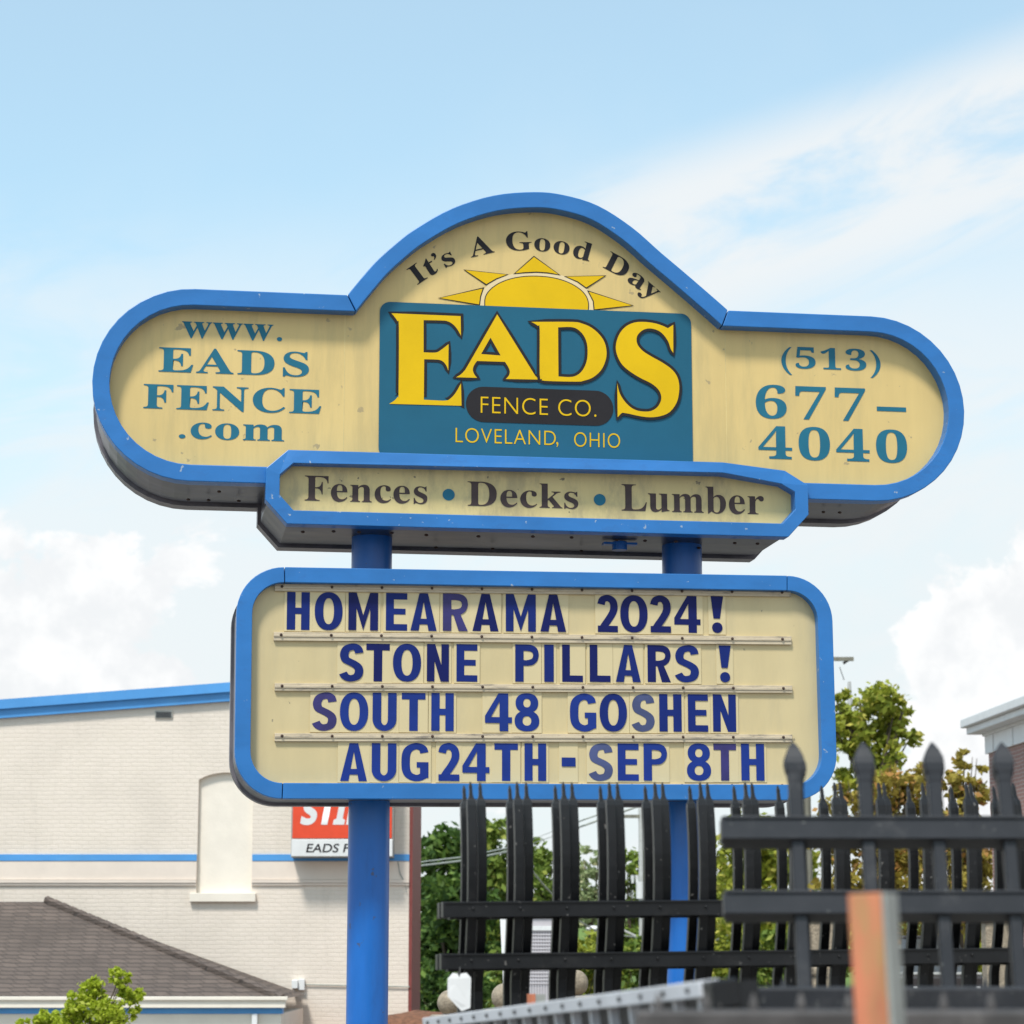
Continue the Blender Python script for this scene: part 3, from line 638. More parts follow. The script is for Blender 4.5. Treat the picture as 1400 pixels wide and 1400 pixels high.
# row: top/base heights read at both ends, letters with their left and right edges
R1 = ('HOMEARAMA 2024!', [(4,306,410),(4,433,560),(4,587,722),(4,758,855),(4,870,990),(4,1018,1132),(4,1153,1272),(45,1305,40),(5,60,172),(5,310,397),(5,408,527),(5,540,628),(5,643,757),(5,803,857)], (365,537), (368,527), '22122512111111')
R2 = ('STONE PILLARS !', [(4,548,655),(4,668,775),(4,790,918),(4,945,1045),(4,1080,1175),(45,1348,53),(5,77,118),(5,155,245),(5,275,365),(5,388,497),(5,527,628),(5,648,750),(5,838,890)], (599,771), (581,741), '2121222112122')
R3 = ('SOUTH 48 GOSHEN', [(4,424,533),(4,548,677),(4,697,806),(4,830,938),(4,965,1067),(4,1210,1333),(45,1345,55),(5,190,303),(5,318,437),(5,460,557),(5,578,675),(5,703,790),(5,812,912)], (822,996), (794,956), '5333333324222')
R4 = ('AUG24TH-SEP8TH', [(4,550,672),(4,693,805),(4,830,952),(4,998,1093),(4,1107,1230),(4,1253,1360),(5,-9,85),(5,153,213),(5,273,375),(5,397,488),(5,510,612),(5,698,803),(5,815,913),(5,935,1035)], (1053,1226), (1008,1168), '33333333433353')
DARK = LY + .0045; tix = 0
for txt, pos, tb4, tb5, cols in (R1, R2, R3, R4):
    chars = txt.replace(' ', '')
    for ch, p, cc in zip(chars, pos, cols):
        mode, l, r = p
        ul = zz4(l, 0)[0] if mode in (4, 45) else zz5(l, 0)[0]; ur = zz4(r, 0)[0] if mode == 4 else zz5(r, 0)[0]
        vt4, vb4 = 700+tb4[0]/3.333, 700+tb4[1]/3.333; vt5, vb5 = 700+tb5[0]/3.182, 700+tb5[1]/3.182
        um = (ul+ur)/2; f = (um-420)/(1020-420)
        vt = vt4+(vt5-vt4)*f; vb = vb4+(vb5-vb4)*f
        x0, z0 = at(ul, vb, DARK); x1 = at(ur, vb, DARK)[0]; z1 = at(um, vt, DARK)[1]; zm = at(um, vb, DARK)[1]; z0 = zm
        # the plastic tile the letter is printed on
        b = MB(); ty = LY + .0065 + (tix % 3)*.0009; tix += 1; b.box((x0-.013, ty, z0-.008), (x1+.013, BF-.0002-(tix % 3)*.0004, z1+.010)); t_ = sub(b, 'letter_tile', M['tile'], board, bevel=.0)
        mt = M['n'+cc]
        if ch == '!':
            w = x1-x0; c = (x0+x1)/2
            o = sheet('letter', [[(c-w*.3, z0+.075), (c+w*.22, z0+.075), (x1, z1), (x0, z1)], disc(c, z0+w*.42, w*.42, w*.42)], DARK, mt, None)
        elif ch == '-':
            za = at(um, 700+1107/3.182, DARK)[1]; zb = at(um, 700+1068/3.182, DARK)[1]
            o = sheet('letter', [[(x0, za), (x1, za), (x1, zb), (x0, zb)]], DARK, mt, None)
        else:
            o = None
            for li, loops in enumerate(block_glyph(ch, (x1-x0)/(z1-z0))):
                hh = z1-z0; q = sheet('letter', [[(x0+a*hh, z0+c*hh) for a, c in L_] for L_ in loops], DARK-.0004*li, mt, None)
                if o is None: o = q
                else:
                    bm = bmesh.new(); bm.from_mesh(o.data); bm.from_mesh(q.data); bm.to_mesh(o.data); bm.free(); bpy.data.objects.remove(q)
        for v in o.data.vertices: v.co = v.co - Vector(SB)
        o.parent = board
# ---- poles
for sx in (-1, 1):
    b = MB(); b.tube([(sx*.830, .39, 0), (sx*.830, .39, EYE+2.3)], .1065, 28); b.build('pole', M['pole'], sign, SB, smooth=True)

# ------------------------------------------------------------------ cream painted brick building on the left
def in_view(name, base, label, cat, group=None): return empty(name, w_of(base), label, cat, group, -YA)
WD = 45.0
def WL(u, v, d=WD): p = vf(u, v, d); return (p[0], p[2])
bb = vf(563, 1302, WD); bb = (bb[0], WD, 0)
bld = in_view('brick_building', bb, 'cream painted brick building with blue roof edge and blue stripe behind the sign', 'building')
xR = WL(559, 1250)[0]; xL = WL(-260, 1250)[0]
roofR = WL(559, 915)[1]; roofL = WL(-260, 976)[1]
nl, ntop, nr_, nb = WL(270, 1150)[0], WL(307, 1056)[1], WL(345, 1150)[0], WL(300, 1222)[1]
nspring = WL(270, 1066)[1]
# wall with the arched niche cut out of it
archn = [(nr_ + (nl-nr_)*t, nspring + (ntop-nspring)*math.sin(math.pi*t)**.8) for t in [k/12 for k in range(13)]]
wall = MB()
wall.prism([(xL, 0), (xR, 0), (xR, nb), (xL, nb)], WD, WD+4.2)
wall.prism([(xL, nb), (nl, nb), (nl, nspring), (xL, nspring)], WD, WD+4.2)
wall.prism([(nr_, nb), (xR, nb), (xR, nspring), (nr_, nspring)], WD, WD+4.2)
top = [(xL, nspring), (nl, nspring)] + archn[::-1][1:-1] + [(nr_, nspring), (xR, nspring), (xR, roofR), (xL, roofL)]
wall.prism(top, WD, WD+4.2)
wall.build('wall', M['paintbrick'], bld, bb)
b = MB(); b.box((nl+.002, WD+.09, nb+.002), (nr_-.002, WD+.3, ntop+.1)); niche = b.build('blind_window', M['smoothcream'], bld, bb)
s0, s1 = WL(260, 1227)[0], WL(350, 1227)[0]; zt, zb = WL(300, 1221)[1], WL(300, 1233)[1]
b = MB(); b.box((s0, WD-.09, zb), (s1, WD+.09, zt)); b.build('sill', M['smoothcream'], niche, bb, bevel=.008)
# parapet trim, two steps
for (dv0, dv1, o_, mt, nm) in ((0, 13, .16, 'trimblue', 'roof_edge'), (13.003, 25, .09, 'trimblue', 'roof_edge')):
    za0, za1 = WL(-260, 976+dv0)[1], WL(-260, 976+dv1)[1]; zb0, zb1 = WL(559, 915+dv0)[1], WL(559, 915+dv1)[1]
    b = MB(); b.prism([(xL, za1), (xR+.1, zb1), (xR+.1, zb0), (xL, za0)], WD-o_, WD+4.25); b.build(nm, M[mt], bld, bb)
# stripe and bands either side of the niche
for (xa, xb) in ((xL, nl-.004), (nr_+.004, xR)):
    for (v0, v1, o_, mt, nm) in ((1168, 1177, .030, 'trimblue', 'stripe'), (1178, 1202.5, .022, 'cream', 'painted_band'), (1203, 1207, .055, 'cream', 'ledge'), (1207.4, 1210.5, .035, 'cream', 'ledge')):
        z1_, z0_ = WL(300, v0)[1], WL(300, v1)[1]; k = .005*(xb-xa)
        b = MB(); b.box((xa, WD-o_, z0_), (xb, WD-.002 if False else WD+.02, z1_)); b.build(nm, M[mt], bld, bb)
# red downpipe board at the corner
x0, x1 = WL(559.5, 1250)[0], WL(571.5, 1250)[0]
b = MB(); b.box((xR+.002, WD-.012, 0), (xR+.06, WD+4.2, roofR-.35)); b.build('corner_board', M['red'], bld, bb)
# vent grille and small fittings
vx0, vx1, vz0, vz1 = WL(212, 977)[0], WL(236, 977)[0], WL(220, 982)[1], WL(220, 972)[1]
b = MB(); b.box((vx0, WD-.03, vz0), (vx1, WD+.02, vz1)); vent = b.build('vent', M['galv'], bld, bb)
b = MB()
for i in range(7):
    z = vz0+.015 + (vz1-vz0-.03)*i/7; b.box((vx0+.02, WD-.036, z), (vx1-.02, WD-.031, z+.008))
b.build('vent_slats', M['seam'], vent, bb)
p = vf(408, 1346, WD); b = MB(); b.box((p[0]-.11, WD-.16, p[2]-.07), (p[0]+.0, WD+.01, p[2]+.08)); b.box((p[0]+.005, WD-.10, p[2]-.1), (p[0]+.12, WD+.01, p[2]+.1)); wl = b.build('junction_box', M['white'], bld, bb, bevel=.01)
q = vf(560, 1349, WD); b = MB(); b.tube([(p[0]+.12, WD-.03, p[2]), (p[0]+1, WD-.03, p[2]-.02), (q[0], WD-.03, q[2])], .012, 6); b.build('conduit', M['palewire'], bld, bb)
b = MB(); pts = [vf(u, v, WD-.03) for u, v in ((544, 1178), (547, 1195), (553, 1205), (556, 1220))]; b.tube(pts, .012, 6); b.build('cable', M['galv'], bld, bb)
# gable continuation so the roof is closed
# wall sign, hung on that building
wb = vf(468, 1140, WD-.5); wb = (wb[0], WD-.5, wb[2])
ws = in_view('wall_sign', wb, 'orange-red and white box sign fixed on the cream building, half hidden by the sign pole', 'sign')
d0 = WD-.5
a0, a1 = WL(399, 1120, d0)[0], WL(537, 1120, d0)[0]; t0, t1, t2, t3 = WL(470, 1040, d0)[1], WL(470, 1146, d0)[1], WL(470, 1147, d0)[1], WL(470, 1171, d0)[1]
b = MB(); b.box((a0-.01, d0+.02, t3-.01), (a1+.01, WD-.002, t0+.01)); b.build('casing', M['galv'], ws, wb)
b = MB(); b.box((a0+.015, d0, t1), (a1-.015, d0+.0195, t0)); b.build('face_panel', M['signred'], ws, wb)
b = MB(); b.box((a0, d0-.01, t3), (a1, d0+.0195, t2-.004)); b.build('lower_panel', M['signwhite'], ws, wb, bevel=.01)
def vtext(s, y, x0, x1, z0, z1, mt, par, base, shear=0.0, off=0.0, space=1.0):
    me = glyphs(s, off, space); A, B, C_, D_ = bbox(me); me.name = 'lettering'
    for v in me.vertices:
        zz = (v.co.y-C_)/(D_-C_)
        v.co = (x0+(v.co.x-A)/(B-A)*(x1-x0) + shear*zz*(z1-z0) - base[0], y-base[1], z0+zz*(z1-z0)-base[2])
    return link('lettering', me, mt, par)
vtext(bold('STIHL'), d0-.004, WL(410, 1120, d0)[0], WL(524, 1120, d0)[0], WL(470, 1128, d0)[1], WL(470, 1090, d0)[1], M['signwhite'], ws, wb, .18, .03)
vtext('EADS FENCE', d0-.014, WL(419, 1120, d0)[0], WL(524, 1120, d0)[0], WL(470, 1165.5, d0)[1], WL(470, 1153.5, d0)[1], M['ink'], ws, wb, .2, .012)

# ------------------------------------------------------------------ low shingled annexe in front of it
AD = 40.5
ab = vf(150, 1302, AD); ab = (ab[0], AD, 0)
an = in_view('shingled_annexe', ab, 'low cream annexe with brown shingled hip roof, cream eave and blue stripe', 'building')
ex = vf(386, 1366, AD); exl = vf(-240, 1370, AD)
rg = vf(66, 1233, AD+3.6)
def P3(p): return p
ez = ex[2]
r = MB()
r.add([(exl[0], AD, ez), (ex[0], AD, ez), (rg[0], AD+3.6, rg[2]), (exl[0], AD+3.6, rg[2]), (ex[0], AD+4.4, ez), (exl[0], AD+4.4, ez)],
      [(0, 1, 2, 3), (1, 4, 2), (4, 5, 3, 2), (0, 3, 5), (0, 5, 4, 1)])
r.build('roof', M['shingle'], an, ab)
b = MB(); pa, pb_ = Vector((ex[0], AD, ez)), Vector((rg[0], AD+3.6, rg[2]))
for i in range(26):
    a = pa.lerp(pb_, i/26); c = pa.lerp(pb_, (i+1.15)/26); b.tube([a+Vector((0, -.02, .012)), c+Vector((0, -.02, .03))], .075, 6)
b.build('hip_cap', M['shingle'], an, ab)
fz0, fz1 = vf(200, 1378, AD-.1)[2], ez+.035
b = MB(); b.box((exl[0], AD-.12, fz0), (ex[0]+.06, AD+.03, fz1)); b.box((exl[0], AD-.16, fz1-.05), (ex[0]+.1, AD-.121, fz1+.01)); b.build('fascia', M['smoothcream'], an, ab, bevel=.008)
z1_, z0_ = vf(200, 1378.4, AD)[2], vf(200, 1386, AD)[2]
b = MB(); b.box((exl[0], AD+.02, z0_), (ex[0], AD+.3, z1_)); b.build('stripe', M['trimblue'], an, ab)
b = MB(); b.box((exl[0], AD+.05, 0), (ex[0]-.02, AD+4.3, z0_-.002)); b.build('wall', M['smoothcream'], an, ab)
p = vf(348, 1395, AD); b = MB(); b.box((p[0]-.04, AD-.05, 0), (p[0]+.05, AD+.04, z0_-.0)); b.build('downpipe', M['white'], an, ab, bevel=.01)

# ------------------------------------------------------------------ brick building with white cornice on the right
RD = 50.0
c0 = vf(1361, 1302, RD); c1 = vf(1361, 1031, RD)
vd = Vector((700-500, -FPX))   # wall runs towards the viewer along this heading
vd = Vector((-(500-700)/FPX, -1.0)).normalized()   # lateral grows while distance shrinks
rb = (c0[0], RD, 0)
ro = in_view('corniced_building', rb, 'weathered red brick building with heavy projecting white cornice', 'building')
def rbox(name, s0, s1, o0, o1, z0, z1, mt, par=None, bevel=0):
    """s along the wall towards the viewer, o outwards (to the left)"""
    nrm = Vector((vd.y, -vd.x)); nrm = nrm if nrm.x < 0 else -nrm
    b = MB(); q = []
    for z in (z0, z1):
        for (s_, o_) in ((s0, o0), (s1, o0), (s1, o1), (s0, o1)):
            v = Vector((rb[0], rb[1])) + vd*s_ + nrm*o_; q.append((v.x, v.y, z))
    b.add(q, [(0,3,2,1),(4,5,6,7),(0,1,5,4),(1,2,6,5),(2,3,7,6),(3,0,4,7)])
    return b.build(name, M[mt], par or ro, rb, bevel=bevel)
zt_ = c1[2]
rbox('wall', 0, 12, -9, 0, 0, zt_, 'redbrick')
rbox('frieze', -.05, 12.05, -9.05, .06, zt_+.002, zt_+.36, 'white')
rbox('frieze', -.08, 12.08, -9.05, .10, zt_+.362, zt_+.42, 'white')
rbox('cornice', -.35, 12.4, -9.4, .36, zt_+.422, zt_+.56, 'white', bevel=.02)
rbox('cornice', -.45, 12.5, -9.5, .46, zt_+.562, zt_+.74, 'white', bevel=.02)
for k in range(8): rbox('frieze_block', .6+1.5*k, .66+1.5*k, .061, .085, zt_+.02, zt_+.35, 'white')

# ------------------------------------------------------------------ trees and shrubs
def crown_mesh(lobes, n, leaf, seed, flat=.8):
    r = random.Random(seed); mb = MB()
    tot = sum(l[3]**2 for l in lobes)
    for (cx, cy, cz, rad, *sq) in lobes:
        k = int(n * rad**2 / tot); nc = max(6, int(k/26)); sqz = sq[0] if sq else .85
        for c in range(nc):
            # twig clumps spread through the lobe, more of them outwards
            d = Vector((r.gauss(0, 1), r.gauss(0, 1), r.gauss(0, 1))).normalized() * rad * (r.random()**.42) * (r.uniform(.8, 1.16))
            cc = Vector((cx + d.x, cy + d.y, cz + d.z*sqz)); cr = rad * r.uniform(.10, .26)
            for j in range(k // nc):
                p = cc + Vector((r.gauss(0, .6), r.gauss(0, .6), r.gauss(0, .45))) * cr
                a = Vector((r.gauss(0, 1), r.gauss(0, 1), r.gauss(0, .7))).normalized(); b_ = a.cross(Vector((r.gauss(0, 1), r.gauss(0, 1), r.gauss(0, 1)))).normalized()
                L = leaf * r.uniform(.6, 1.35)
                mb.add([p - a*L*.5, p + b_*L*.28, p + a*L*.5, p - b_*L*.28], [(0, 1, 2, 3)])
    return mb
def tree(name, label, cat, u, d, lobes, n, leaf, mt, seed, trunk_r=.16, group=None, gz=0.0, nm='crown', shoots=0):
    """lobes: (u, v, radius in photo pixels, depth offset, squash)"""
    b0 = vf(u, 1302, d); base = (b0[0], d, gz)
    t = in_view(name, base, label, cat, group)
    px = d / FPX; Ls = []
    for (lu, lv, lr, dd, sq) in lobes:
        p = vf(lu, lv, d + dd); Ls.append((p[0], p[1], p[2], lr*px, sq))
    crown_mesh(Ls, n, leaf, seed).build(nm, M[mt], t, base)
    top = max(Ls, key=lambda l: l[2])
    low = min(l[2]-l[3]*.6 for l in Ls)
    b = MB(); mid = (base[0]+.05, d, max(gz+.3, low)); b.tube([(base[0], d, gz-.2), mid, (top[0], top[1], top[2])], [trunk_r, trunk_r*.75, trunk_r*.15], 8)
    rr = random.Random(seed+5)
    for l in Ls:
        for s in range(3):
            e = (l[0]+rr.uniform(-.7, .7)*l[3], l[1]+rr.uniform(-.5, .5)*l[3], l[2]+rr.uniform(-.3, .8)*l[3])
            m_ = ((mid[0]+e[0])/2, (mid[1]+e[1])/2, (mid[2]*1.2+e[2]*.8)/2); b.tube([mid, m_, e], [trunk_r*.5, trunk_r*.3, trunk_r*.06], 6)
    b.build('trunk', M['bark'], t, base, smooth=True)
    return t
GT = 'trees behind the sign and fence panels'
tree('dense_tree', 'tall dark green tree right beside the cream building corner', 'tree', 612, 82, [(606,1180,52,0,1), (590,1250,50,2,1), (628,1240,52,-2,1), (600,1310,60,0,.9), (640,1310,46,1,.9)], 7500, .34, 'leaf_deep', 1, group=GT)
tree('dense_tree', 'tall full green tree behind the leftmost fence pickets, its top just under the board', 'tree', 680, 86, [(676,1168,46,0,1.05), (690,1225,52,2,1), (664,1270,46,0,1), (700,1300,52,0,.9)], 7000, .34, 'leaf_mid', 2, group=GT)
tree('slender_tree', 'lighter thin-topped green tree right of the tall full one', 'tree', 742, 92, [(738,1178,26,0,1.2), (748,1228,36,0,1), (735,1280,40,0,1)], 3600, .28, 'leaf_mid', 3, .12, GT)
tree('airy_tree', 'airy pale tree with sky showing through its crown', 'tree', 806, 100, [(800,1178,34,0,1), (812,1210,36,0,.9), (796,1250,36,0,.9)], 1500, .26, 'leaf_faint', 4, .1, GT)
tree('airy_tree', 'thin dusky green tree beside the grey utility pole with white canister', 'tree', 858, 104, [(858,1185,34,0,1), (866,1225,38,0,.9), (850,1270,42,0,.9)], 2100, .3, 'leaf_mid', 5, .1, GT)
tree('dense_tree', 'yellow-green tree behind the right blue pole of the sign', 'tree', 955, 94, [(958,1172,38,0,1), (938,1215,46,0,1), (975,1230,52,0,1), (955,1290,60,0,.9)], 5200, .32, 'leaf_lime', 6, group=GT)
tree('dense_tree', 'bright green tree filling the gap right of the blue pole, below the board', 'tree', 1050, 88, [(1040,1160,50,0,1), (1068,1190,56,1,1), (1020,1230,55,0,1), (1070,1270,60,0,.9)], 7000, .32, 'leaf_lime', 7, group=GT)
tree('round_tree', 'round-topped green tree rising against the sky right of the letter board', 'tree', 1200, 66, [(1196,978,46,0,.95), (1165,1000,40,0,1), (1222,1010,36,1,.9), (1190,1050,46,0,.9), (1230,975,22,0,.8), (1150,960,20,0,.8)], 4300, .24, 'leaf_lime', 8, .17, GT)
tree('bronze_tree', 'bronze and olive tinged tree below the round-topped one', 'tree', 1215, 60, [(1190,1090,52,0,.9), (1240,1080,46,0,.9), (1160,1130,52,0,1), (1230,1150,62,0,1), (1190,1220,70,0,.9)], 5600, .22, 'leaf_rust', 9, .14, GT)
tree('bronze_tree', 'thin-topped bronze and olive tree next to the white cornice', 'tree', 1310, 58, [(1318,1050,24,0,1.2), (1288,1075,30,0,1.1), (1322,1100,36,0,.9), (1300,1150,50,0,1), (1340,1180,36,0,1), (1310,1225,60,0,.9)], 4200, .2, 'leaf_rust', 10, .12, GT)
GS = 'shrubs along the bank behind the fence panels'
k = 0
shl = ['low dark shrub in front of the cream building corner', 'olive shrub under the full green tree', 'yellow-green shrub below the white street lamp', 'bushy shrub left of the right blue pole', 'bright lime shrub between the blue pole and fence spears', 'green shrub behind the tan stone pillar', 'tawny shrub behind the dark car', 'olive shrub under the brick building']
for (u, v, r_, d, mt) in ((600,1345,62,74,'leaf_deep'), (690,1335,66,76,'leaf_mid'), (790,1310,60,78,'leaf_lime'), (880,1310,58,76,'leaf_mid'), (985,1300,70,74,'leaf_lime'), (1085,1300,66,72,'leaf_mid'), (1235,1275,70,70,'leaf_rust'), (1345,1280,60,70,'leaf_lime')):
    tree('shrub', shl[k], 'shrub', u, d, [(u, v, r_*.7, 0, .8), (u-r_*.7, v+12, r_*.6, 1, .8), (u+r_*.7, v+8, r_*.62, -1, .8), (u, v+52, r_*.8, 0, .7)], 3600, .24, mt, 30+k, .06, GS, nm='foliage'); k += 1
tree('young_tree', 'small bright yellow-green tree in front of the brown shingled roof', 'tree', 120, 30, [(164,1337,17,0,1), (128,1352,20,.1,.9), (176,1362,18,0,.8), (108,1378,24,0,.8), (150,1388,30,0,.8), (62,1394,20,0,.6), (95,1410,34,0,.8), (185,1385,12,0,.8), (32,1400,10,0,.6)], 9500, .062, 'leaf_young', 21, .035)

# ------------------------------------------------------------------ utility poles, lamp, cables
d = 92; p = vf(878, 1302, d); pb = (p[0], d, 0)
up = in_view('utility_pole', pb, 'grey utility pole with white canister transformer seen between the fence pickets', 'utility pole')
zt2 = vf(878, 1100, d)[2]
b = MB(); b.tube([(p[0], d, 0), (p[0], d, zt2)], [.12, .095], 10); b.build('pole', M['paleconc'], up, pb, smooth=True)
p2 = vf(875.5, 1216, d-.4); b = MB(); r_ = .16
b.tube([(p2[0], d-.4, vf(875, 1229, d)[2]), (p2[0], d-.4, vf(875, 1206, d)[2])], r_, 14); tr_ = b.build('transformer', M['white'], up, pb, smooth=True)
b = MB()
for du in (-8, -2): q = vf(873+du, 1202, d-.4); b.tube([(q[0], d-.4, vf(870, 1206, d)[2]-.05), (q[0], d-.4, vf(870, 1197, d)[2])], [.05, .07], 8); 
b.build('bushing', M['white'], tr_, pb, smooth=True)
b = MB(); b.box((p[0]-.9, d-.08, zt2-.5), (p[0]+.9, d+.08, zt2-.38)); b.build('crossarm', M['wood'], up, pb)
l0, l1, l2 = vf(878, 1284, d), vf(852, 1272, d), vf(821, 1267, d)
b = MB(); b.tube([l0, l1, l2], .045, 8); la = b.build('lamp_arm', M['paleconc'], up, pb, smooth=True)
b = MB(); q = vf(812, 1270, d); b.sphere((q[0], q[1], q[2]), .30, 16, 8, .42); b.build('lamp_head', M['white'], la, pb, smooth=True)
d = 70; p = vf(1107, 1302, d); pb2 = (p[0], d, 0)
up2 = in_view('utility_pole', pb2, 'weathered wooden utility pole with long crossarms reaching past right edge of the letter board', 'utility pole')
zt3 = vf(1107, 880, d)[2]
b = MB(); b.tube([(p[0], d, 0), (p[0], d, zt3)], [.15, .11], 12); b.build('pole', M['wood'], up2, pb2, smooth=True)
for (v, ur, r_) in ((901, 1167, .055), (1014, 1170, .06)):
    q0, q1 = vf(1047, v, d-.15), vf(ur, v, d-.15); b = MB(); b.box((q0[0], d-.2, q0[2]-r_), (q1[0], d-.1, q0[2]+r_)); b.build('crossarm', M['wood'], up2, pb2)
b = MB(); b.tube([vf(1153, 907, d-.15), vf(1162, 901, d-.15)], .04, 6); b.build('insulator', M['wire'], up2, pb2)
b = MB(); b.tube([vf(1161, 932, d-.15), vf(1162, 962, d-.15)], [.05, .07], 8); b.build('insulator', M['paleconc'], up2, pb2, smooth=True)
b = MB(); b.tube([vf(1163, 964, d-.15), vf(1163.5, 1000, d-.15), vf(1163, 1030, d-.15), vf(1164, 1045, d-.15), vf(1161, 1058, d-.15), vf(1152, 1067, d-.15)], .035, 6); b.tube([vf(1148, 912, d-.15), vf(1154, 930, d-.15)], .012, 5); b.build('lead_wire', M['wire'], up2, pb2)
def cable(name, pts, r_, label, mt='palewire', group='cables strung behind the fence panels'):
    Q = [vf(*q) for q in pts]; b = MB(); b.tube([w_of(q) for q in Q], r_, 6); o = b.build(name, M[mt]); tag(o, label, 'cable', group)
cable('cable', [(571, 1179, 80), (630, 1172, 76), (700, 1158, 70), (800, 1120, 66), (1107, 1014, 70)], .022, 'upper of two pale cables crossing the dark trees left of the pickets')
cable('cable', [(571, 1184, 80), (630, 1177, 76), (700, 1163, 70), (800, 1128, 66), (1107, 1020, 70)], .03, 'lower of two pale cables crossing the dark trees left of the pickets')
cable('cable', [(724, 1187, 70), (745, 1212, 78), (790, 1258, 86), (820, 1276, 89), (878, 1282, 91.8)], .03, 'pale drooping cable running down to the street lamp arm')
cable('cable', [(878, 1290, 91.8), (940, 1300, 86), (985, 1283, 80), (1004, 1275, 78), (1050, 1240, 74), (1107, 1190, 70.2)], .022, 'thin pale cable rising to the wooden utility pole')

# ------------------------------------------------------------------ stone pillars, vinyl panel, parked car in the yard
def stone_pillar(u, vtop, rpx, d, label, ball=True, w=.3):
    p = vf(u, vtop, d); base = (p[0], d, 0)
    t = in_view('stone_pillar', base, label, 'stone pillar', 'display stone pillars in the yard')
    if ball:
        r_ = rpx * d / FPX; c = vf(u, vtop + rpx, d)
        b = MB(); b.sphere((c[0], d, c[2]), r_, 24, 14); b.build('ball_finial', M['stone'], t, base, smooth=True)
        top = c[2]-r_*.93
    else: top = p[2]
    b = MB(); b.box((p[0]-w*.62, d-w*.62, top-.09), (p[0]+w*.62, d+w*.62, top)); b.build('cap', M['stone'], t, base, bevel=.015)
    b = MB(); b.box((p[0]-w*.5, d-w*.5, 0), (p[0]+w*.5, d+w*.5, top-.091)); b.build('shaft', M['stone'], t, base, bevel=.01)
stone_pillar(615, 1354, 17, 24, 'stone pillar with round ball behind the white paper tag')
stone_pillar(690, 1345, 18, 23.5, 'ball-topped stone pillar between the first and second picket clusters')
stone_pillar(786, 1326, 18, 23, 'ball-topped stone pillar right of the third picket cluster')
stone_pillar(1118, 1240, 0, 20, 'wide tan stone pillar without a ball behind the spear-topped panel', False, .30)
stone_pillar(1361, 1246, 0, 21, 'rough narrow tan stone pillar without a ball beside the brick building', False, .22)
p = vf(1116, 1330, 19); base = (p[0], 19, 0)
t = in_view('stone_block', base, 'stack of pale cut stone slabs below the wide stone pillar', 'stone')
b = MB(); zt4 = vf(1116, 1322, 19)[2]; b.box((p[0]-.14, 18.9, 0), (p[0]+.08, 19.2, zt4-.065)); b.box((p[0]-.15, 18.88, zt4-.06), (p[0]+.078, 19.2, zt4)); b.build('slab', M['stone'], t, base, bevel=.01)
p = vf(739, 1300, 34); base = (p[0], 34, 0)
t = in_view('lattice_panel', base, 'pale grey lattice panel with white top rail seen between pickets', 'fence panel')
x0, x1 = vf(716, 1300, 34)[0], vf(760, 1300, 34)[0]; za, zb, zc2 = vf(739, 1250, 34)[2], vf(739, 1269, 34)[2], vf(739, 1345, 34)[2]
b = MB(); b.box((x0, 34, 0), (x1, 34.03, za)); lb = b.build('backing', mat('pale_lilac_board', (.46, .43, .45), .7, var=.05), t, base)
b = MB(); b.box((x0, 33.96, zb-.03), (x1, 33.998, zb+.03)); b.box((x0, 33.96, za-.02), (x1, 33.998, za+.02)); b.build('rail', M['white'], t, base)
b = MB()
for i in range(12): xx = x0+(x1-x0)*(i+.5)/12; b.box((xx-.008, 33.985, .1), (xx+.008, 33.999, zb-.031))
for i in range(16): zz_ = zc2+(zb-zc2)*i/16; b.box((x0, 33.976, zz_), (x1, 33.984, zz_+.016))
b.build('lattice', mat('lilac_slat', (.56, .53, .55), .7, var=.05), t, base)
p = vf(690, 1250, 30); base = (p[0], 30, 0)
t = in_view('leaning_board', base, 'thin white board leaning behind the second picket cluster', 'board')
b = MB(); a_, c_ = vf(689, 1250, 30), vf(700, 1345, 29.5); b.add([(a_[0]-.05, 30, a_[2]), (a_[0]+.08, 30, a_[2]), (c_[0]+.08, 29.5, 0), (c_[0]-.0, 29.5, 0), (a_[0]-.05, 30.05, a_[2]), (a_[0]+.08, 30.05, a_[2]), (c_[0]+.08, 29.55, 0), (c_[0], 29.55, 0)], [(0,1,2,3),(4,7,6,5),(0,4,5,1),(1,5,6,2),(2,6,7,3),(3,7,4,0)]); b.build('board', M['white'], t, base)
# dark parked car
d = 58; pc = vf(1268, 1302, d); base = (pc[0], d, 0)
car = in_view('parked_car', base, 'dark parked car seen through the spear-topped fence', 'car')
x = pc[0]; zr = vf(1268, 1279, d)[2]; H_ = zr
prof = [(-.92, .35), (.92, .35), (.94, .7), (.90, 1.02), (-.90, 1.02), (-.94, .7)]
s = H_ / 1.5
def cb2(mb, pr_, y0, y1): mb.prism([(x+a*1.0, z*s) for a, z in pr_], y0, y1)
b = MB(); cb2(b, prof, d-2.2, d+2.3); b.build('body', M['carpaint'], car, base, bevel=.08)
b = MB(); q0 = [(x-.86, d-1.1, 1.02*s), (x+.86, d-1.1, 1.02*s), (x+.64, d-.3, 1.46*s), (x-.64, d-.3, 1.46*s), (x-.86, d+2.0, 1.02*s), (x+.86, d+2.0, 1.02*s), (x+.64, d+1.4, 1.46*s), (x-.64, d+1.4, 1.46*s)]
b.add(q0, [(0,1,2,3),(4,7,6,5),(0,3,7,4),(1,5,6,2),(3,2,6,7),(0,4,5,1)]); b.build('windows', M['glass'], car, base)
b = MB(); b.box((x-.63, d-.32, 1.455*s), (x+.63, d+1.42, 1.5*s)); b.build('roof', M['carpaint'], car, base, bevel=.03)
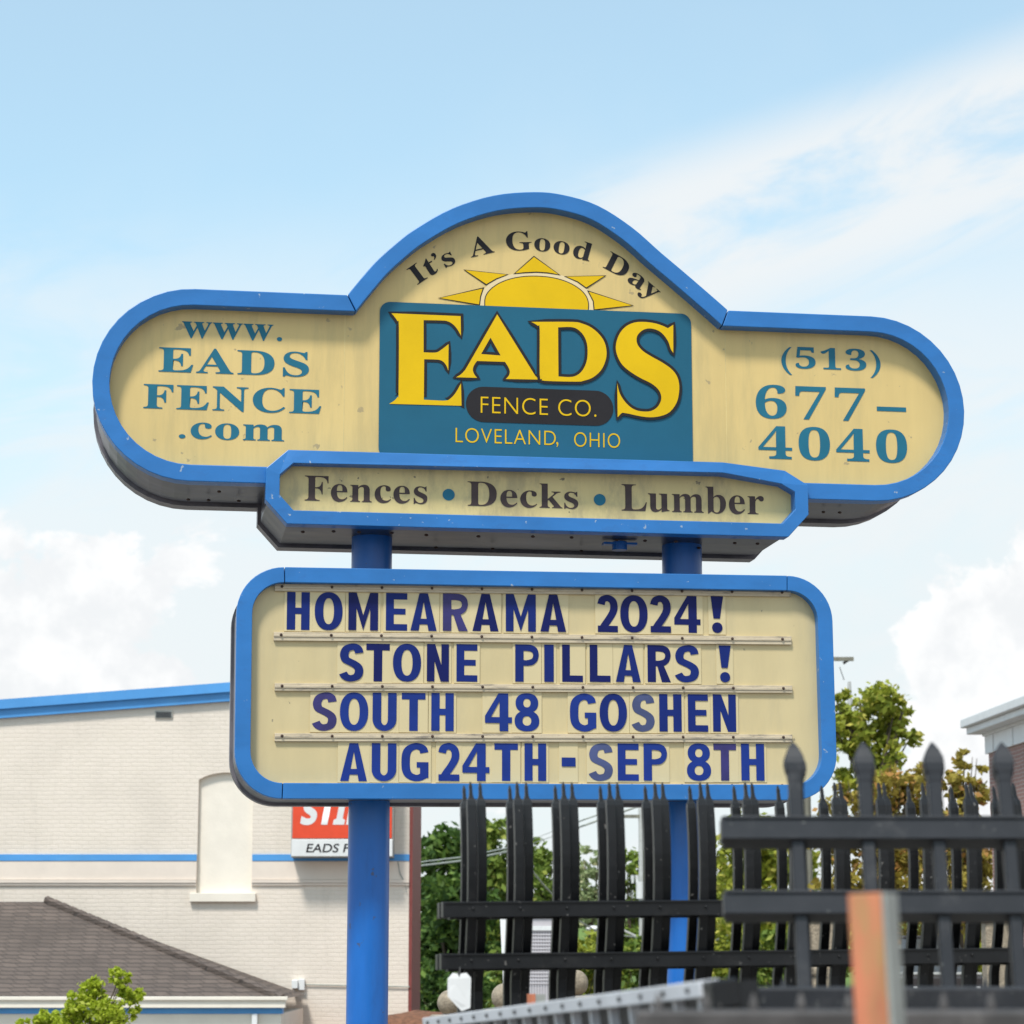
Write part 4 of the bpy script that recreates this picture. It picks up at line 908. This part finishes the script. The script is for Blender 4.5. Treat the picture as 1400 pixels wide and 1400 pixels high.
for sx in (-1, 1):
    b = MB(); b.box((x+sx*.62-.18, d-2.24, .72*s), (x+sx*.62+.18, d-2.19, .88*s)); b.build('headlight', M['signwhite'], car, base, bevel=.02)
    for dy in (-1.4, 1.4):
        b = MB(); b.tube([(x+sx*.72, d+dy, .33), (x+sx*.93, d+dy, .33)], .33, 18); b.build('wheel', M['rubber'], car, base)
b = MB(); b.box((x-.88, d-2.0, 1.022*s), (x+.88, d-1.15, 1.05*s)); b.build('bonnet', M['paleconc'], car, base, bevel=.01)
# mulch heap
m_ = MB(); vs = []; fs = []
for j in range(9):
    for i in range(25):
        lat = vf(590, 1380, 44)[0] + (i-12)*.28; dp = 42 + j*.6; hgt = 1.35*max(0, 1-((i-12)/12.5)**2)*max(0, 1-((j-4)/4.2)**2) + rnd.uniform(0, .06); vs.append(w_of((lat, dp, hgt)))
for j in range(8):
    for i in range(24): k = j*25+i; fs.append((k, k+1, k+26, k+25))
m_.add(vs, fs); o = m_.build('mulch_heap', M['mulch'], smooth=True); tag(o, 'heap of red-brown mulch at the foot of the building corner', 'mulch heap')

# ------------------------------------------------------------------ stacked black fence panels
PW = .0236
def picket_mesh(kind, z0, z1, bow):
    """local: centre line x = 0, y = 0 ; bows backwards (+y) above z0"""
    mb = MB(); hw = (PW if kind == 'pressed' else .0222)/2
    def by(z):
        t = max(-.34, z - bow[0]); return bow[1]*t*t
    secs = []
    if kind == 'pressed':
        zs = [z0, z1-.9] + [z1-.9 + (.9-.062)*k/26 for k in range(1, 27)]
        secs = [(z, hw, hw) for z in zs] + [(z1-.050, hw*.93, hw*.8), (z1-.044, hw*.62, hw*.6), (z1-.036, hw*.40, hw*.5), (z1-.022, hw*.34, hw*.42), (z1-.012, hw*.36, hw*.40), (z1, hw*.12, hw*.12)]
    else:
        secs = [(z0 + (z1-.075-z0)*k/6, hw, hw) for k in range(7)] + [(z1-.070, hw*1.06, hw*1.06), (z1-.060, hw*1.12, hw*1.1), (z1-.052, hw*1.4, hw*1.2), (z1-.040, hw*1.6, hw*1.25), (z1-.029, hw*1.5, hw*1.1), (z1-.014, hw*.95, hw*.8), (z1-.005, hw*.45, hw*.4), (z1, hw*.12, hw*.12)]
    vs = []; fs = []
    for (z, a, c) in secs:
        y = by(z); q = min(a, c)*.16
        vs += [(-a+q, y-c, z), (a-q, y-c, z), (a, y-c+q, z), (a, y+c-q, z), (a-q, y+c, z), (-a+q, y+c, z), (-a, y+c-q, z), (-a, y-c+q, z)]
    for i in range(len(secs)-1):
        for k in range(8): fs.append((i*8+k, i*8+(k+1) % 8, (i+1)*8+(k+1) % 8, (i+1)*8+k))
    fs += [tuple(range(7, -1, -1)), tuple(range((len(secs)-1)*8, len(secs)*8))]
    mb.add(vs, fs)
    return mb
def rail_mesh(L, n, x0, sp, h_=.040, dp=.042):
    mb = MB()
    mb.box((0, -dp/2, -h_), (L, dp/2, 0)); mb.box((.004, -dp/2-.0035, -.006), (L-.004, -dp/2-.0005, 0)); 
    for i in range(n): mb.sphere((x0+sp*i, -dp/2-.001, -h_*.45), .0045, 8, 5)
    return mb
def fence_panel(name, label, group, origin, tilt, kind, n, sp, x0, L, rails, z1, bow, mt, roll=0.0, rz=0.0):
    """origin: view-frame point of the panel's left end on the ground"""
    t = in_view(name, origin, label, 'fence panel', group)
    t.rotation_euler = (tilt, roll, -YA + rz)
    pm = None
    for i in range(n):
        if pm is None:
            o = picket_mesh(kind, 0.02, z1, bow).build('picket', M[mt], t); pm = o.data
            for p_ in pm.polygons: p_.use_smooth = False
        else: o = bpy.data.objects.new('picket', pm); COL.objects.link(o); o.parent = t
        o.location = (x0 + sp*i, 0, 0)
    for z in rails:
        t_ = max(-.34, z-bow[0]); o = rail_mesh(L, n if kind == 'pressed' else 0, x0, sp).build('rail', M[mt], t, bevel=.004); o.location = (0, bow[1]*t_*t_, z)
    return t
GA = 'black fence panels stacked upright in front of the sign'
AD_ = 6.4; SPA = .1240
def place_a(u_rail, u_first, v_tip, v_r1, v_r2, dd, label, n, mt='black'):
    d = AD_ + dd
    pr0 = vf(u_rail, v_r1, d); zt = vf(u_first, v_tip, d)[2]; x_first = vf(u_first, 1200, d)[0]
    z1 = vf(u_rail, v_r1, d)[2]; z2 = vf(u_rail, v_r2, d)[2]
    rl = math.radians(-.6)
    return fence_panel('fence_panel', label, GA, (pr0[0] - z1*math.tan(rl), d, 0), 0, 'pressed', n, SPA, x_first-pr0[0], SPA*n+.02, (z1, z2, .25), zt, (z1+.13, .72), mt, rl, math.radians(10))
place_a(605, 646.5, 1068, 1233, 1304, 0, 'front one of the three black pressed-point fence panels below the letter board', 15)
place_a(614, 660, 1068.5, 1236, 1307, .062, 'middle one of the three black pressed-point panels, showing at the right of each picket cluster', 15)
place_a(600, 637.5, 1073, 1234.5, 1305, .125, 'rearmost of the three black pressed-point panels, a sliver at the left of each picket cluster', 15)
GB = 'leaning spear-topped fence panels'
BD_ = 4.28; tilt = math.radians(-12.0)
def place_b(dd, du, dv, label):
    # leaning back: heights run along the tilted panel
    d_top = BD_ + dd
    top = vf(1084+du, 1015+dv, d_top); L_ = top[2] / math.cos(tilt)
    origin_d = d_top - L_*math.sin(-tilt)
    left = vf(985+du, 1121+dv, d_top-.03)
    r1 = L_ - .138; r2 = L_ - .268
    x0 = top[0] - left[0]
    return fence_panel('fence_panel', label, GB, (left[0], origin_d, 0), tilt, 'spear', 9, .1215, x0, 1.2, (r1, r2, .3), L_, (9, 0), 'charcoal')
place_b(0, 0, 0, 'blurred charcoal spear-topped fence panel leaning in front of the pressed-point ones')
place_b(.05, 3, 8, 'spear-topped fence panel tucked directly behind the nearest leaning one')

# black panel with its sky sheen painted pale grey, sloping across the bottom, in front of the black ones
pA = Vector(vf(596, 1397, 5.5)); pB = Vector(vf(985, 1349, 3.45))
base = (pB.x, pB.y, 0)
t = in_view('railing_panel', base, 'upturned railing panel with punched rail painted in pale sky sheen, sloping up towards the spear-topped panels', 'fence panel')
ax = (pB - pA).normalized(); upv = Vector((-.02, -.42, 1)).normalized(); upv = (upv - ax*upv.dot(ax)).normalized(); nv = ax.cross(upv).normalized()
if nv.y > 0: nv = -nv
Lr = (pB-pA).length
def obox(mb, a0, a1, u0, u1, n0, n1):
    q = [pA + ax*a + upv*u_ + nv*n_ for n_ in (n0, n1) for (a, u_) in ((a0, u0), (a1, u0), (a1, u1), (a0, u1))]
    mb.add(q, [(0,3,2,1),(4,5,6,7),(0,1,5,4),(1,2,6,5),(2,3,7,6),(3,0,4,7)])
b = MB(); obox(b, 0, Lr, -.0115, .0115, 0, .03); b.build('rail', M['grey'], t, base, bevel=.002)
b = MB(); nh = 17
screws('rivet', [pA + ax*(Lr*(i+.55)/nh) + nv*.031 for i in range(nh)], .0042, M['wire'], t, base)
for i in range(nh):
    a = Lr*(i+.55)/nh; b = MB(); obox(b, a-.007, a+.007, -.9, -.012, .003, .017); b.build('picket', M['grey'] if i > 2 else M['galv'], t, base)  # pale picket faces carry the sky reflection in their colour
b = MB(); obox(b, -.01, Lr+.045, -.95, .004, -.04, -.012); b.build('shade_sheet', M['black'], t, base)  # black sheet standing in for the shade between the pickets
b = MB(); obox(b, Lr+.003, Lr+.05, -.03, .010, -.011, .028); b.build('end_cap', M['black'], t, base, bevel=.004)

# low dark panels filling the lower right, tips and rails well out of focus
GC = 'low panels in front of the spear-topped ones'
def low_panel(label, d, u0, u1, v_rail, v_tip, sp, mt, kind, hr, ph=0.0, tiltz=0.0):
    a = vf(u0, v_rail, d); e = vf(u1, v_rail, d); base = (a[0], d, 0); zt = vf((u0+u1)/2, v_tip, d)[2]
    t = in_view('fence_panel', base, label, 'fence panel', GC)
    n_ = int((e[0]-a[0])/sp); b = MB(); b.box((a[0], d-.025, a[2]-hr), (e[0], d+.025, a[2])); b.build('rail', M[mt], t, base, bevel=.004)
    b = MB(); b.box((a[0], d-.025, 0.2), (e[0], d+.025, .24)); b.build('rail', M[mt], t, base, bevel=.004)
    pmz = None
    for i in range(n_):
        if pmz is None: o = picket_mesh(kind, .02, zt, (9, 0)).build('picket', M[mt], t); pmz = o.data
        else: o = bpy.data.objects.new('picket', pmz); COL.objects.link(o); o.parent = t
        o.location = (sp*(i+.5)+ph, 0, 0)
    return t
low_panel('low dark panel with plain top rail beneath the spear-topped ones', 3.75, 1002, 1440, 1349, 1338, .152, 'charcoal', 'pressed', .05)
low_panel('dusty blurred panel with a row of soft tips, lowest and nearest of the fence panels', 2.75, 868, 1440, 1381, 1358, .0262*2, 'dusty', 'pressed', .07)

# rusty orange post in front
d = 2.45; p = vf(1190, 1222, d); base = (p[0], d, 0)
t = in_view('steel_post', base, 'blurred square post, orange on one side and bare grey on the other, nearest the camera', 'post')
Mx = Matrix.Translation((p[0], d, p[2])) @ Matrix.Rotation(math.radians(-28), 4, 'Z') @ Matrix.Rotation(math.radians(-2.2), 4, 'Y')
hw = .0178; zt5 = p[2]
b = MB(); b.box((-hw, -hw, -zt5), (hw-.0005, hw, 0), Mx); b.build('shaft', M['rust'], t, base, bevel=.002)
b = MB(); b.box((hw, -hw, -zt5), (hw+.004, hw, 0), Mx); b.build('bare_side', M['galv'], t, base)
# orange and grey stub behind the pale rail
d = 6.0; p = vf(733, 1359, d); base = (p[0], d, 0)
t = in_view('steel_post', base, 'short orange and grey post top peeking above the sheen-painted pale rail', 'post')
b = MB(); b.box((p[0]-.022, d-.02, 0), (p[0]-.002, d+.02, p[2])); b.build('shaft', M['rust'], t, base)
b = MB(); b.box((p[0]-.0015, d-.019, 0), (p[0]+.022, d+.019, p[2]-.001)); b.build('bare_side', M['galv'], t, base)
# white paper tag tied to the panel
d = 6.33; pts = [(619, 1330), (612, 1338), (612, 1362), (631, 1382.5), (643, 1378), (644, 1337), (638, 1330), (630, 1331), (628, 1336.5), (625.5, 1331)]
Q = [vf(u, v, d) for u, v in pts]; base = vf(628, 1331, d)
t = in_view('paper_tag', base, 'white paper tag tied under the left end of the black fence rail', 'tag')
b = MB(); P_ = [(q[0], q[2]) for q in Q]
if area2(P_) < 0: P_ = P_[::-1]
b.prism(P_, d, d+.0012); b.v = [(x_, y_ + .006*math.sin((z_-base[2])*30), z_) for x_, y_, z_ in b.v]; b.build('sheet', M['paper'], t, base)
b = MB(); e = vf(628, 1322, d+.02); b.tube([(base[0], d, base[2]-.008), (e[0]+.002, d+.012, e[2])], .0016, 6); b.build('tie_wire', M['wire'], t, base)
